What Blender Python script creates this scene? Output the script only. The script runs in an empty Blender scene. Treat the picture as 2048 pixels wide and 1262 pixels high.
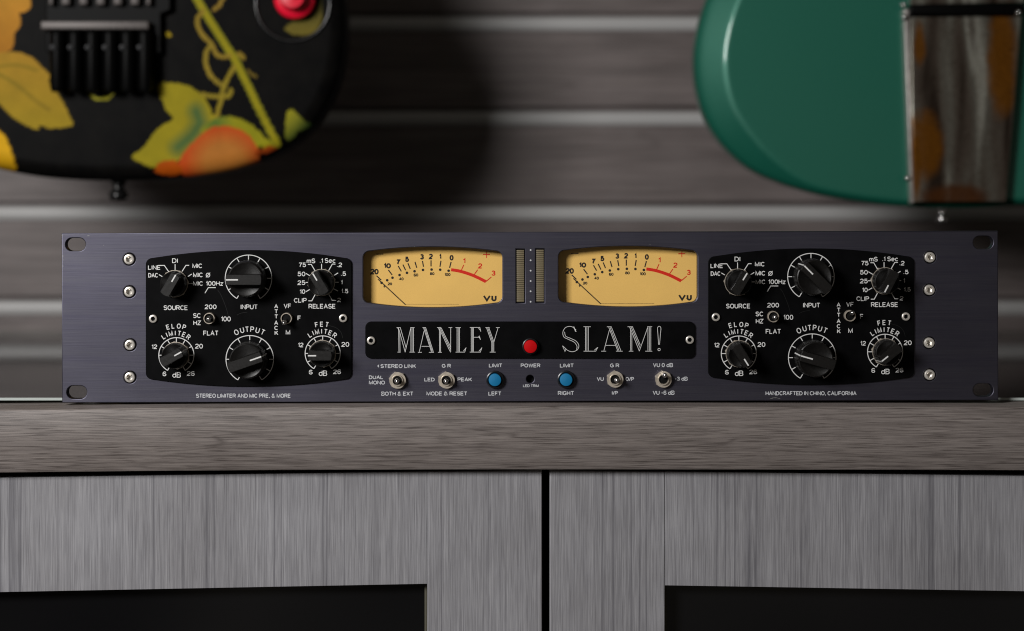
import bpy, bmesh, math, random
import numpy as np
from mathutils import Vector, Matrix

random.seed(7)
rng = np.random.default_rng(11)
R = math.radians
scn = bpy.context.scene
col = scn.collection

# ------------------------------------------------------------------ camera
D = 1.05            # camera to front plate, metres
F = 4077.0          # focal length in photo pixels (photo 2048 wide)
HZ = 400.0          # photo row of the camera's own height
HC = 0.1046         # camera height above the shelf top
S = D / F           # metres per photo pixel on the plate

cam_d = bpy.data.cameras.new("camera")
cam = bpy.data.objects.new("camera", cam_d)
col.objects.link(cam)
cam.location = (0, -D, HC)
cam.rotation_euler = (R(90), 0, 0)
cam_d.sensor_width = 36.0
cam_d.lens = F / 2048 * 36.0
cam_d.shift_y = (HZ - 631.0) / 2048.0
cam_d.clip_start = 0.01
cam_d.clip_end = 60
cam_d.dof.use_dof = True
cam_d.dof.focus_distance = D - 0.002
cam_d.dof.aperture_fstop = 5.4
scn.camera = cam

# ------------------------------------------------------------------ light
world = bpy.data.worlds.new("World")
scn.world = world
world.use_nodes = True
wn = world.node_tree
bg = wn.nodes["Background"]
# a dim room, with a brighter warm part of it behind the camera
wtc = wn.nodes.new("ShaderNodeTexCoord")
wno = wn.nodes.new("ShaderNodeTexNoise")
wno.inputs["Scale"].default_value = 9.0
wno.inputs["Detail"].default_value = 3.0
wrp = wn.nodes.new("ShaderNodeValToRGB")
wrp.color_ramp.elements[0].position = 0.36
wrp.color_ramp.elements[0].color = (0.12, 0.10, 0.085, 1)
wrp.color_ramp.elements[1].position = 0.62
wrp.color_ramp.elements[1].color = (1.0, 0.90, 0.78, 1)
wdt = wn.nodes.new("ShaderNodeVectorMath")
wdt.operation = "DOT_PRODUCT"
wdt.inputs[1].default_value = Vector((0.05, -1.0, 0.16)).normalized()
wmr = wn.nodes.new("ShaderNodeMapRange")
wmr.interpolation_type = "SMOOTHSTEP"
wmr.inputs["From Min"].default_value = 0.93
wmr.inputs["From Max"].default_value = 0.985
wmr.inputs["To Min"].default_value = 0.105
wmr.inputs["To Max"].default_value = 0.16
wn.links.new(wtc.outputs["Generated"], wno.inputs["Vector"])
wn.links.new(wtc.outputs["Generated"], wdt.inputs[0])
wn.links.new(wdt.outputs["Value"], wmr.inputs["Value"])
wn.links.new(wno.outputs["Fac"], wrp.inputs["Fac"])
wn.links.new(wrp.outputs["Color"], bg.inputs["Color"])
wn.links.new(wmr.outputs["Result"], bg.inputs["Strength"])


def area(name, loc, target, size, size_y, power, color):
    l = bpy.data.lights.new(name, "AREA")
    l.shape = "RECTANGLE"
    l.size, l.size_y, l.energy, l.color = size, size_y, power, color
    o = bpy.data.objects.new(name, l)
    col.objects.link(o)
    o.location = loc
    d = Vector(target) - Vector(loc)
    o.rotation_euler = d.to_track_quat("-Z", "Y").to_euler()
    return o


area("key_lamp", (-0.82, -1.10, 0.50), (0.0, 0.05, 0.05), 0.42, 0.36, 22.0, (1.0, 0.985, 0.97))

scn.view_settings.view_transform = "Standard"
scn.view_settings.look = "None"
scn.view_settings.exposure = 0.0
scn.view_settings.gamma = 1.0
scn.view_settings.use_curve_mapping = False
scn.cycles.max_bounces = 8
scn.cycles.transparent_max_bounces = 12
scn.cycles.caustics_reflective = False
scn.cycles.caustics_refractive = False
scn.cycles.use_denoising = True
scn.cycles.filter_width = 1.1


# ------------------------------------------------------------------ helpers
def W(px, py, y=0.0):
    """photo pixel at depth y behind the plate -> a point in the room"""
    k = (D + y) / F
    return Vector(((px - 1024) * k, y, HC - (py - HZ) * k))


ROOT = W(1061, 803, 0)
TILT = -0.00267
M_UNIT = Matrix.Translation(ROOT) @ Matrix.Rotation(TILT, 4, "Y")
M_INV = M_UNIT.inverted()


def U(px, py):
    """photo pixel on the front plate -> (x, z) in the unit's own frame"""
    p = M_INV @ W(px, py, 0)
    return (p.x, p.z)


def setp(o, **kw):
    for k, v in kw.items():
        if v is not None:
            o[k] = v
    return o


def empty(name, loc, label, cat, group=None):
    o = bpy.data.objects.new(name, None)
    o.empty_display_size = 0.02
    col.objects.link(o)
    o.location = loc
    setp(o, label=label, category=cat, group=group)
    return o


def link(name, mesh, parent=None, loc=(0, 0, 0), rot=(0, 0, 0), label=None):
    o = bpy.data.objects.new(name, mesh)
    col.objects.link(o)
    o.parent = parent
    o.location = loc
    o.rotation_euler = rot
    if label:
        o["label"] = label
    return o


class Acc:
    """gathers shapes into one mesh"""

    def __init__(self):
        self.v, self.f, self.m, self.s = [], [], [], []

    def add(self, vs, fs, mi=0, smooth=False):
        b = len(self.v)
        self.v.extend([tuple(p) for p in vs])
        for f in fs:
            self.f.append(tuple(b + i for i in f))
            self.m.append(mi)
            self.s.append(smooth)
        return self

    def add_mesh(self, me, mi=0, fn=None, smooth=False):
        vs = [v.co.copy() for v in me.vertices]
        if fn:
            vs = [fn(p) for p in vs]
        self.add(vs, [tuple(p.vertices) for p in me.polygons], mi, smooth)
        return self

    def mesh(self, name, mats, sharp=40):
        me = bpy.data.meshes.new(name)
        me.from_pydata(self.v, [], self.f)
        me.polygons.foreach_set("material_index", self.m)
        me.polygons.foreach_set("use_smooth", self.s)
        for m in (mats if isinstance(mats, (list, tuple)) else [mats]):
            me.materials.append(m)
        me.update()
        if any(self.s):
            me.set_sharp_from_angle(angle=R(sharp))
        return me

    # --- shapes -------------------------------------------------------
    def box(self, x0, x1, y0, y1, z0, z1, mi=0, bev=0.0):
        bm = bmesh.new()
        bmesh.ops.create_cube(bm, size=1)
        for v in bm.verts:
            v.co = Vector(((x0 + x1) / 2 + v.co.x * (x1 - x0), (y0 + y1) / 2 + v.co.y * (y1 - y0), (z0 + z1) / 2 + v.co.z * (z1 - z0)))
        if bev:
            bmesh.ops.bevel(bm, geom=bm.edges[:], offset=bev, segments=3, affect="EDGES", profile=0.5)
        me = bpy.data.meshes.new("t")
        bm.to_mesh(me)
        bm.free()
        self.add_mesh(me, mi, smooth=bool(bev))
        bpy.data.meshes.remove(me)
        return self

    def lathe(self, prof, seg=32, c=(0, 0, 0), mi=0, hexr=(), rot=0.0):
        """prof: list of (radius, height towards the camera); hexr: ring indices that are six sided"""
        vs, fs = [], []
        n = len(prof)
        for i, (r, h) in enumerate(prof):
            for k in range(seg):
                a = 2 * math.pi * k / seg + rot
                rr = r
                if i in hexr:
                    b = (a - rot) % (math.pi / 3) - math.pi / 6
                    rr = r * math.cos(math.pi / 6) / math.cos(b)
                vs.append((c[0] + rr * math.cos(a), c[1] - h, c[2] + rr * math.sin(a)))
        for i in range(n - 1):
            for k in range(seg):
                k2 = (k + 1) % seg
                fs.append((i * seg + k, i * seg + k2, (i + 1) * seg + k2, (i + 1) * seg + k))
        if prof[-1][0] > 1e-9:
            fs.append(tuple((n - 1) * seg + k for k in range(seg)))
        if prof[0][0] > 1e-9:
            fs.append(tuple(reversed(range(seg))))
        self.add(vs, fs, mi, True)
        return self

    def ribbon(self, pts, w, y, mi=0, closed=False):
        """flat mitred line on the plane at depth y"""
        P = [Vector((p[0], p[1])) for p in pts]
        n = len(P)
        L, Rr = [], []
        for i in range(n):
            a = P[i - 1] if (i > 0 or closed) else None
            b = P[(i + 1) % n] if (i < n - 1 or closed) else None
            d1 = (P[i] - a).normalized() if a is not None else None
            d2 = (b - P[i]).normalized() if b is not None else None
            if d1 is None:
                d1 = d2
            if d2 is None:
                d2 = d1
            t = (d1 + d2)
            t = t.normalized() if t.length > 1e-6 else d1
            nrm = Vector((-t.y, t.x))
            c = max(0.5, nrm.dot(Vector((-d1.y, d1.x))))
            L.append(P[i] + nrm * (w / 2 / c))
            Rr.append(P[i] - nrm * (w / 2 / c))
        vs = [(p.x, y, p.y) for p in L] + [(p.x, y, p.y) for p in Rr]
        fs = []
        for i in range(n if closed else n - 1):
            j = (i + 1) % n
            fs.append((i, n + i, n + j, j))
        self.add(vs, fs, mi)
        return self

    def disc(self, x, z, r, y, mi=0, seg=14):
        vs = [(x + r * math.cos(2 * math.pi * k / seg), y, z + r * math.sin(2 * math.pi * k / seg)) for k in range(seg)]
        self.add(vs, [tuple(range(seg))], mi)
        return self

    def plate(self, loops, y0, y1, bev=0.0, mi=0, res=3):
        """loops of (x, z), the first the outline, the others holes; between depths y0 (front) and y1"""
        cu = bpy.data.curves.new("t", "CURVE")
        cu.dimensions = "2D"
        cu.fill_mode = "BOTH"
        for lp in loops:
            sp = cu.splines.new("POLY")
            sp.points.add(len(lp) - 1)
            for p, q in zip(sp.points, lp):
                p.co = (q[0], q[1], 0, 1)
            sp.use_cyclic_u = True
        th = y1 - y0
        cu.extrude = th / 2 - bev
        cu.bevel_depth = bev
        cu.bevel_resolution = res
        cu.offset = -bev
        o = bpy.data.objects.new("t", cu)
        me = bpy.data.meshes.new_from_object(o)
        mid = (y0 + y1) / 2
        self.add_mesh(me, mi, lambda p: (p.x, mid - p.z, p.y), smooth=True)
        bpy.data.objects.remove(o)
        bpy.data.curves.remove(cu)
        bpy.data.meshes.remove(me)
        return self


def el(cx, cy, rx, ry, a0, a1, n=14):
    return [(cx + rx * math.cos(R(a0 + (a1 - a0) * i / n)), cy + ry * math.sin(R(a0 + (a1 - a0) * i / n))) for i in range(n + 1)]


# single-line lettering, ten units tall: character -> (width, strokes)
GLYPH = {
    "A": (7.4, [[(0, 0), (3.7, 10), (7.4, 0)], [(1.3, 3.4), (6.1, 3.4)]]),
    "B": (6.6, [[(0, 5.3), (0, 10), (4, 10)] + el(4, 7.65, 2.3, 2.35, 80, -90, 9) + [(0, 5.3), (0, 0), (4, 0)] + el(4, 2.65, 2.6, 2.65, -80, 90, 9)]),
    "C": (7, [el(3.7, 5, 3.7, 5, 42, 318, 18)]),
    "D": (7, [[(2.8, 0), (0, 0), (0, 10), (2.8, 10)] + el(2.8, 5, 4.2, 5, 80, -90, 12)]),
    "E": (6, [[(6, 10), (0, 10), (0, 0), (6, 0)], [(0.4, 5.2), (5.3, 5.2)]]),
    "F": (5.8, [[(5.8, 10), (0, 10), (0, 0)], [(0.4, 5.1), (5, 5.1)]]),
    "G": (7.4, [el(3.8, 5, 3.8, 5, 42, 318, 18) + [(7.2, 1.8), (7.2, 4.7), (4.2, 4.7)]]),
    "H": (6.8, [[(0, 0), (0, 10)], [(6.8, 0), (6.8, 10)], [(0.4, 5.1), (6.4, 5.1)]]),
    "I": (0.2, [[(0.1, 0), (0.1, 10)]]),
    "K": (6.8, [[(0, 0), (0, 10)], [(6.4, 10), (0.3, 3.9)], [(2.6, 5.9), (6.8, 0)]]),
    "L": (5.4, [[(0, 10), (0, 0), (5.4, 0)]]),
    "M": (8, [[(0, 0), (0, 10), (4, 0.6), (8, 10), (8, 0)]]),
    "N": (6.8, [[(0, 0), (0, 10), (6.8, 0), (6.8, 10)]]),
    "O": (7.8, [el(3.9, 5, 3.9, 5, 90, 450, 24)]),
    "P": (6.3, [[(0, 0), (0, 10), (3.7, 10)] + el(3.7, 7.3, 2.6, 2.7, 80, -90, 10) + [(0.4, 4.6)]]),
    "R": (6.8, [[(0, 0), (0, 10), (3.9, 10)] + el(3.9, 7.4, 2.6, 2.6, 80, -90, 10) + [(0.4, 4.8)], [(3.9, 4.5), (6.8, 0)]]),
    "S": (6.4, [el(3.2, 7.5, 3.0, 2.5, 25, 250, 12) + el(3.2, 2.6, 3.2, 2.6, 70, -160, 12)]),
    "T": (6.4, [[(0, 10), (6.4, 10)], [(3.2, 9.6), (3.2, 0)]]),
    "U": (6.8, [[(0, 10), (0, 3.4)] + el(3.4, 3.4, 3.4, 3.4, 180, 360, 12) + [(6.8, 10)]]),
    "V": (7, [[(0, 10), (3.5, 0), (7, 10)]]),
    "W": (10, [[(0, 10), (2.5, 0), (5, 9.6), (7.5, 0), (10, 10)]]),
    "X": (7, [[(0, 0), (7, 10)], [(0, 10), (7, 0)]]),
    "Z": (6.4, [[(0, 10), (6.4, 10), (0, 0), (6.4, 0)]]),
    "0": (6.2, [el(3.1, 5, 3.1, 5, 90, 450, 22)]),
    "1": (2.6, [[(0, 7.6), (1.4, 8.2), (2.4, 10), (2.4, 0)]]),
    "2": (6.2, [el(3.1, 7.1, 3.0, 2.9, 170, -20, 12) + [(5.2, 5.2), (0.9, 1.9), (0, 0), (6.2, 0)]]),
    "3": (6.2, [el(3.0, 7.5, 2.7, 2.5, 160, -80, 11) + [(2.2, 5.2)], [(2.4, 5.15)] + el(3.0, 2.7, 3.1, 2.7, 70, -165, 12)]),
    "4": (6.6, [[(4.9, 0), (4.9, 10), (0, 3), (6.6, 3)]]),
    "5": (6.2, [[(5.7, 10), (1.0, 10), (0.5, 4.9)] + el(3.0, 3.3, 3.2, 3.3, 125, -160, 14)]),
    "6": (6.2, [el(3.4, 6.0, 3.3, 4.0, 38, 180, 10) + el(3.1, 2.7, 3.0, 2.7, 180, 530, 18)]),
    "7": (6, [[(0, 10), (6, 10), (3.0, 4.6), (2.1, 0)]]),
    "8": (6.2, [el(3.1, 7.6, 2.6, 2.4, 90, 450, 16), el(3.1, 2.65, 3.1, 2.65, 90, 450, 18)]),
    "m": (8, [[(0, 0), (0, 7)], [(0.3, 4.8)] + el(2.0, 5, 2.0, 2, 150, 0, 7) + [(4, 0)], [(4.3, 4.8)] + el(6.0, 5, 2.0, 2, 150, 0, 7) + [(8, 0)]]),
    "e": (6, [[(0.3, 3.7), (6, 3.7)] + el(3, 3.5, 3, 3.5, 10, 310, 14)]),
    "c": (5.6, [el(3, 3.5, 3, 3.5, 45, 315, 12)]),
    "z": (5, [[(0, 7), (5, 7), (0, 0), (5, 0)]]),
    "d": (6, [[(6, 10), (6, 0)], el(3, 3.4, 3, 3.4, 40, 320, 14)]),
    ".": (1.2, [[(0.6, 0), (0.6, 1.2)]]),
    ",": (1.2, [[(0.8, 1.2), (0.7, 0), (0.2, -1.6)]]),
    "-": (3.4, [[(0, 4.4), (3.4, 4.4)]]),
    "/": (3.6, [[(0, -0.2), (3.6, 10.2)]]),
    "&": (7.8, [[(7.8, 0), (1.9, 7.0)] + el(3.2, 8.2, 1.7, 1.8, 200, -20, 9) + [(4.0, 6.4), (1.2, 4.2)] + el(2.8, 2.4, 2.7, 2.4, 140, 300, 9) + [(5.6, 1.6), (7.2, 4.4)]]),
}


def smooth(pts, n=6, closed=False):
    P = [np.array(p, float) for p in pts]
    m = len(P)
    out = []
    rngi = range(m) if closed else range(m - 1)
    for i in rngi:
        p0 = P[(i - 1) % m] if (closed or i > 0) else P[i]
        p1, p2 = P[i], P[(i + 1) % m]
        p3 = P[(i + 2) % m] if (closed or i + 2 < m) else P[i + 1]
        for k in range(n):
            t = k / n
            out.append(tuple(0.5 * (2 * p1 + (p2 - p0) * t + (2 * p0 - 5 * p1 + 4 * p2 - p3) * t * t + (3 * p1 - p0 - 3 * p2 + p3) * t ** 3)))
    if not closed:
        out.append(tuple(P[-1]))
    return out


class Print:
    """lettering and lines on one surface; positions are photo pixels plus an offset"""

    def __init__(self, y, off=(0, 0), depth=0.0):
        self.a, self.y, self.off, self.k, self.q = Acc(), y, off, 0, (D + depth) / D

    def _y(self):
        self.k = (self.k + 1) % 9
        return self.y - self.k * 4e-6

    def P(self, px, py):
        return U(1024 + (px + self.off[0] - 1024) * self.q, HZ + (py + self.off[1] - HZ) * self.q)

    def text(self, s, x0, x1, y0, y1, w=1.5):
        """one line of lettering filling the given box"""
        x, items = 0.0, []
        for ch in s:
            if ch == " ":
                x += 3.6
                continue
            items.append((x, ch))
            x += GLYPH[ch][0] + 2.5
        tot = max(0.01, x - 2.5)
        sx, sy = (x1 - x0 - w) / tot, (y1 - y0 - w) / 10
        if len(s) == 1 and GLYPH[s][0] < 1:
            sx = 0
        for gx, ch in items:
            for st in GLYPH[ch][1]:
                self.line([(x0 + w / 2 + (gx + u) * sx, y1 - w / 2 - v * sy) for u, v in st], w)

    def arc(self, s, cx, cy, r, angs, h, w=0.95, lw=1.6):
        for ch, a in zip(s, angs):
            gw, sts = GLYPH[ch]
            k = (h - lw) / 10
            t = R(a)
            for st in sts:
                out = []
                for u, v in st:
                    dx, dy = (u - gw / 2) * k * w, (v - 5) * k
                    out.append((cx + (r + dy) * math.sin(t) + dx * math.cos(t), cy - (r + dy) * math.cos(t) + dx * math.sin(t)))
                self.line(out, lw)

    def line(self, pts, w=1.6, closed=False, mi=0):
        self.a.ribbon([self.P(*p) for p in pts], w * S, self._y(), mi, closed)

    def ring(self, cx, cy, r, a0=-150, a1=150, w=1.6, ticks=(), tl=9):
        n = 60
        self.line([(cx + r * math.sin(R(a0 + (a1 - a0) * i / n)), cy - r * math.cos(R(a0 + (a1 - a0) * i / n))) for i in range(n + 1)], w)
        for t in ticks:
            s_, c_ = math.sin(R(t)), math.cos(R(t))
            self.line([(cx + r * s_, cy - r * c_), (cx + (r - tl) * s_, cy - (r - tl) * c_)], w)

    def dot(self, px, py, r):
        x, z = self.P(px, py)
        self.a.disc(x, z, r * S, self._y())


# ------------------------------------------------------------------ materials
def nodes(name):
    m = bpy.data.materials.new(name)
    m.use_nodes = True
    nt = m.node_tree
    return m, nt, nt.nodes["Principled BSDF"]


def plain(name, c, rough=0.5, metal=0.0, spec=0.5, coat=0.0, var=0.0, vscale=300, bump=0.0):
    m, nt, b = nodes(name)
    b.inputs["Base Color"].default_value = (*c, 1)
    b.inputs["Roughness"].default_value = rough
    b.inputs["Metallic"].default_value = metal
    b.inputs["Specular IOR Level"].default_value = spec
    b.inputs["Coat Weight"].default_value = coat
    b.inputs["Coat Roughness"].default_value = 0.06
    if var or bump:
        tc = nt.nodes.new("ShaderNodeTexCoord")
        n = nt.nodes.new("ShaderNodeTexNoise")
        n.inputs["Scale"].default_value = vscale
        n.inputs["Detail"].default_value = 5
        nt.links.new(tc.outputs["Object"], n.inputs["Vector"])
        if var:
            r = nt.nodes.new("ShaderNodeValToRGB")
            r.color_ramp.elements[0].position = 0.3
            r.color_ramp.elements[1].position = 0.7
            r.color_ramp.elements[0].color = (*[x * (1 - var) for x in c], 1)
            r.color_ramp.elements[1].color = (*[min(1, x * (1 + var)) for x in c], 1)
            nt.links.new(n.outputs["Fac"], r.inputs["Fac"])
            nt.links.new(r.outputs["Color"], b.inputs["Base Color"])
            mr = nt.nodes.new("ShaderNodeMapRange")
            mr.inputs["To Min"].default_value = max(0.02, rough - 0.08)
            mr.inputs["To Max"].default_value = min(1, rough + 0.08)
            nt.links.new(n.outputs["Fac"], mr.inputs["Value"])
            nt.links.new(mr.outputs["Result"], b.inputs["Roughness"])
        if bump:
            bp = nt.nodes.new("ShaderNodeBump")
            bp.inputs["Strength"].default_value = bump
            bp.inputs["Distance"].default_value = 0.0004
            nt.links.new(n.outputs["Fac"], bp.inputs["Height"])
            nt.links.new(bp.outputs["Normal"], b.inputs["Normal"])
    return m


def noise(nt, vec, scale, detail=5, rough=0.6, loc=(0, 0, 0), dist=0.0):
    mp = nt.nodes.new("ShaderNodeMapping")
    mp.inputs["Scale"].default_value = scale
    mp.inputs["Location"].default_value = loc
    nt.links.new(vec, mp.inputs["Vector"])
    n = nt.nodes.new("ShaderNodeTexNoise")
    n.inputs["Scale"].default_value = 1.0
    n.inputs["Detail"].default_value = detail
    n.inputs["Roughness"].default_value = rough
    n.inputs["Distortion"].default_value = dist
    nt.links.new(mp.outputs["Vector"], n.inputs["Vector"])
    return n.outputs["Fac"]


def ramp(nt, fac, stops):
    r = nt.nodes.new("ShaderNodeValToRGB")
    el = r.color_ramp.elements
    while len(el) < len(stops):
        el.new(0.5)
    for e, (p, c) in zip(el, stops):
        e.position = p
        e.color = (*c, 1) if len(c) == 3 else c
    nt.links.new(fac, r.inputs["Fac"])
    return r.outputs["Color"]


def mix(nt, a, b, fac, mode="MIX"):
    n = nt.nodes.new("ShaderNodeMix")
    n.data_type = "RGBA"
    n.blend_type = mode
    for sock, val in ((n.inputs[0], fac), (n.inputs[6], a), (n.inputs[7], b)):
        if isinstance(val, (int, float)):
            sock.default_value = val
        elif isinstance(val, tuple):
            sock.default_value = (*val, 1)
        else:
            nt.links.new(val, sock)
    return n.outputs[2]


def bumpn(nt, b, h, strength, dist):
    bp = nt.nodes.new("ShaderNodeBump")
    bp.inputs["Strength"].default_value = strength
    bp.inputs["Distance"].default_value = dist
    nt.links.new(h, bp.inputs["Height"])
    nt.links.new(bp.outputs["Normal"], b.inputs["Normal"])


def wood(name, axis, dark, light, pore, fine, along, vein, rough=0.5, seed=0.0, pore_amt=0.6, warp=0.0):
    """streaked wood laminate; axis = direction of the grain"""
    m, nt, b = nodes(name)
    tc = nt.nodes.new("ShaderNodeTexCoord")
    vec = tc.outputs["Object"]
    if warp:
        wn_ = nt.nodes.new("ShaderNodeTexNoise")
        mp = nt.nodes.new("ShaderNodeMapping")
        mp.inputs["Scale"].default_value = (9, 9, 30) if axis == "x" else (30, 9, 9)
        nt.links.new(vec, mp.inputs["Vector"])
        nt.links.new(mp.outputs["Vector"], wn_.inputs["Vector"])
        wn_.inputs["Scale"].default_value = 1.0
        wn_.inputs["Detail"].default_value = 2.0
        sc = nt.nodes.new("ShaderNodeVectorMath")
        sc.operation = "SCALE"
        sc.inputs["Scale"].default_value = warp
        nt.links.new(wn_.outputs["Color"], sc.inputs[0])
        ad = nt.nodes.new("ShaderNodeVectorMath")
        nt.links.new(vec, ad.inputs[0])
        nt.links.new(sc.outputs["Vector"], ad.inputs[1])
        vec = ad.outputs["Vector"]

    def sv(a, c):
        return (a, c, c) if axis == "x" else (c, c, a)
    n1 = noise(nt, vec, sv(along, fine), 6, 0.65, (seed, 0, seed))
    n2 = noise(nt, vec, sv(along * 0.35, fine * 0.18), 4, 0.6, (seed + 3, 1, seed))
    n3 = noise(nt, vec, sv(along * 2.2, fine * 1.6), 3, 0.5, (seed + 7, 2, seed))
    n4 = noise(nt, vec, sv(vein[0], vein[1]), 2, 0.5, (seed + 11, 5, seed), 0.1)
    c1 = ramp(nt, n1, [(0.31, dark), (0.69, light)])
    c2 = ramp(nt, n2, [(0.32, dark), (0.66, light)])
    c = mix(nt, c1, c2, 0.34)
    pm = ramp(nt, n3, [(0.36, (1, 1, 1)), (0.47, (0, 0, 0))])
    pv = nt.nodes.new("ShaderNodeMath")
    pv.operation = "MULTIPLY"
    pv.inputs[1].default_value = pore_amt
    nt.links.new(pm, pv.inputs[0])
    c = mix(nt, c, pore, pv.outputs[0])
    vm = ramp(nt, n4, [(0.488, (0, 0, 0)), (0.5, (1, 1, 1)), (0.512, (0, 0, 0))])
    vv = nt.nodes.new("ShaderNodeMath")
    vv.operation = "MULTIPLY"
    vv.inputs[1].default_value = vein[2]
    nt.links.new(vm, vv.inputs[0])
    c = mix(nt, c, pore, vv.outputs[0])
    n5 = noise(nt, vec, sv(along * 3.0, fine * 0.9), 2, 0.5, (seed + 17, 3, seed))
    c = mix(nt, c, ramp(nt, n5, [(0.34, (0.87, 0.865, 0.865)), (0.5, (1, 1, 1)), (0.68, (1.13, 1.13, 1.12))]), 1.0, "MULTIPLY")
    n6 = noise(nt, vec, sv(18, 22), 3, 0.55, (seed + 23, 3, seed))
    c = mix(nt, c, ramp(nt, n6, [(0.3, (0.88, 0.87, 0.87)), (0.7, (1.08, 1.08, 1.09))]), 1.0, "MULTIPLY")
    nt.links.new(c, b.inputs["Base Color"])
    b.inputs["Roughness"].default_value = rough
    b.inputs["Specular IOR Level"].default_value = 0.35
    bumpn(nt, b, n1, 0.35, 0.0003)
    return m


def brushed(name, c, rough, metal, amt=0.16):
    m, nt, b = nodes(name)
    tc = nt.nodes.new("ShaderNodeTexCoord")
    n1 = noise(nt, tc.outputs["Object"], (22, 1, 2600), 4, 0.7)
    n2 = noise(nt, tc.outputs["Object"], (7, 1, 260), 3, 0.6, (4, 0, 2))
    n3 = noise(nt, tc.outputs["Object"], (14, 14, 22), 4, 0.6, (9, 0, 2))
    a = [x * (1 - amt) for x in c]
    d = [x * (1 + amt) for x in c]
    cc = mix(nt, ramp(nt, n1, [(0.3, a), (0.7, d)]), ramp(nt, n2, [(0.3, a), (0.7, d)]), 0.4)
    cc = mix(nt, cc, ramp(nt, n3, [(0.25, (0.86, 0.84, 0.84)), (0.75, (1.1, 1.1, 1.12))]), 1.0, "MULTIPLY")
    nt.links.new(cc, b.inputs["Base Color"])
    b.inputs["Metallic"].default_value = metal
    b.inputs["IOR"].default_value = 2.02
    b.inputs["Specular IOR Level"].default_value = 0.5
    st = mix(nt, ramp(nt, n1, [(0.28, (0.58, 0.58, 0.72)), (0.72, (1.0, 1.0, 1.0))]), ramp(nt, n2, [(0.28, (0.72, 0.70, 0.86)), (0.72, (1.0, 1.0, 1.0))]), 0.45)
    st = mix(nt, st, (0.86, 0.84, 1.0), 1.0, "MULTIPLY")
    st = mix(nt, st, ramp(nt, n3, [(0.3, (0.80, 0.80, 0.80)), (0.7, (1, 1, 1))]), 1.0, "MULTIPLY")
    nt.links.new(st, b.inputs["Specular Tint"])
    mr = nt.nodes.new("ShaderNodeMapRange")
    mr.inputs["To Min"].default_value = rough - 0.06
    mr.inputs["To Max"].default_value = rough + 0.06
    nt.links.new(n1, mr.inputs["Value"])
    nt.links.new(mr.outputs["Result"], b.inputs["Roughness"])
    bumpn(nt, b, n1, 0.3, 0.0001)
    return m


MAT = {}
MAT["plate"] = brushed("anodised plate", (0.003, 0.0026, 0.004), 0.46, 0.0)
MAT["bare"] = plain("bare metal chip", (0.22, 0.22, 0.21), 0.5, 0.3)
MAT["black"] = plain("black engraved plate", (0.0024, 0.0024, 0.0027), 0.46, spec=0.045, var=0.25, vscale=120)
MAT["scratch"] = plain("faint scratch", (0.0065, 0.0065, 0.0065), 0.5, spec=0.2)
MAT["chassis"] = plain("dark chassis", (0.02, 0.02, 0.022), 0.6, 0.3)
MAT["white"] = plain("white paint fill", (0.66, 0.66, 0.65), 0.6)
MAT["legend"] = plain("grey printed legend", (0.50, 0.51, 0.53), 0.6)
MAT["knob"] = plain("black knob plastic", (0.0042, 0.0037, 0.0034), 0.38, spec=0.45, var=0.15, vscale=900, bump=0.05)
MAT["nickel"] = plain("nickel", (0.62, 0.55, 0.46), 0.34, 0.6, var=0.12, vscale=500)
MAT["chrome"] = plain("chrome", (0.75, 0.74, 0.73), 0.2, 1.0)
MAT["edgechrome"] = plain("worn chrome edge", (0.40, 0.37, 0.35), 0.42, 0.7, var=0.2, vscale=200)
MAT["steel"] = plain("screw steel", (0.70, 0.66, 0.60), 0.30, 0.6, var=0.1, vscale=700)
MAT["hole"] = plain("dark opening", (0.004, 0.004, 0.004), 0.7, spec=0.1)
MAT["dial"] = plain("cream dial card", (0.78, 0.485, 0.135), 0.7, spec=0.2, var=0.03, vscale=60)
MAT["ink"] = plain("black ink", (0.02, 0.017, 0.015), 0.7, spec=0.2)
MAT["redink"] = plain("red ink", (0.62, 0.02, 0.008), 0.6, spec=0.2)
MAT["red"] = plain("red plastic", (0.48, 0.003, 0.005), 0.6, spec=0.08)
MAT["blue"] = plain("blue plastic", (0.004, 0.15, 0.32), 0.6, spec=0.25)
MAT["bezel"] = plain("black bezel plastic", (0.008, 0.008, 0.009), 0.3)
MAT["led"] = plain("unlit smoked lens", (0.17, 0.14, 0.085), 0.35)
MAT["board"] = wood("brown oak laminate", "x", (0.105, 0.089, 0.082), (0.238, 0.209, 0.195), (0.035, 0.026, 0.023), 2000, 24, (4, 110, 0.45), 0.5, 2.0, 0.7, 0.002)
MAT["door"] = wood("grey ash laminate", "z", (0.156, 0.154, 0.165), (0.310, 0.307, 0.322), (0.090, 0.088, 0.100), 2100, 20, (0.25, 48, 0.7), 0.5, 5.0, 0.4, 0.0004)
MAT["slat"] = wood("slat wall laminate", "x", (0.10, 0.083, 0.079), (0.205, 0.174, 0.167), (0.065, 0.05, 0.046), 260, 5, (3, 26, 0.35), 0.5, 9.0, 0.4, 0.004)
MAT["rail"] = plain("aluminium insert", (0.43, 0.425, 0.42), 0.55, 0.1)
MAT["groove"] = plain("groove shade", (0.02, 0.017, 0.015), 0.8)
MAT["pane"] = plain("smoked door glass", (0.004, 0.004, 0.0045), 0.08, spec=0.5)
MAT["gasket"] = plain("olive glazing gasket", (0.055, 0.05, 0.03), 0.6)
MAT["edge"] = plain("grey edge band", (0.22, 0.22, 0.225), 0.45)
MAT["gloss"] = plain("gloss black lacquer", (0.006, 0.006, 0.006), 0.25, spec=0.4)
MAT["hard"] = plain("black bridge metal", (0.0015, 0.0015, 0.0015), 0.45, 0.0, spec=0.06)
MAT["silver"] = plain("saddle steel", (0.085, 0.074, 0.07), 0.5, 0.4, var=0.3, vscale=500)
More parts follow.
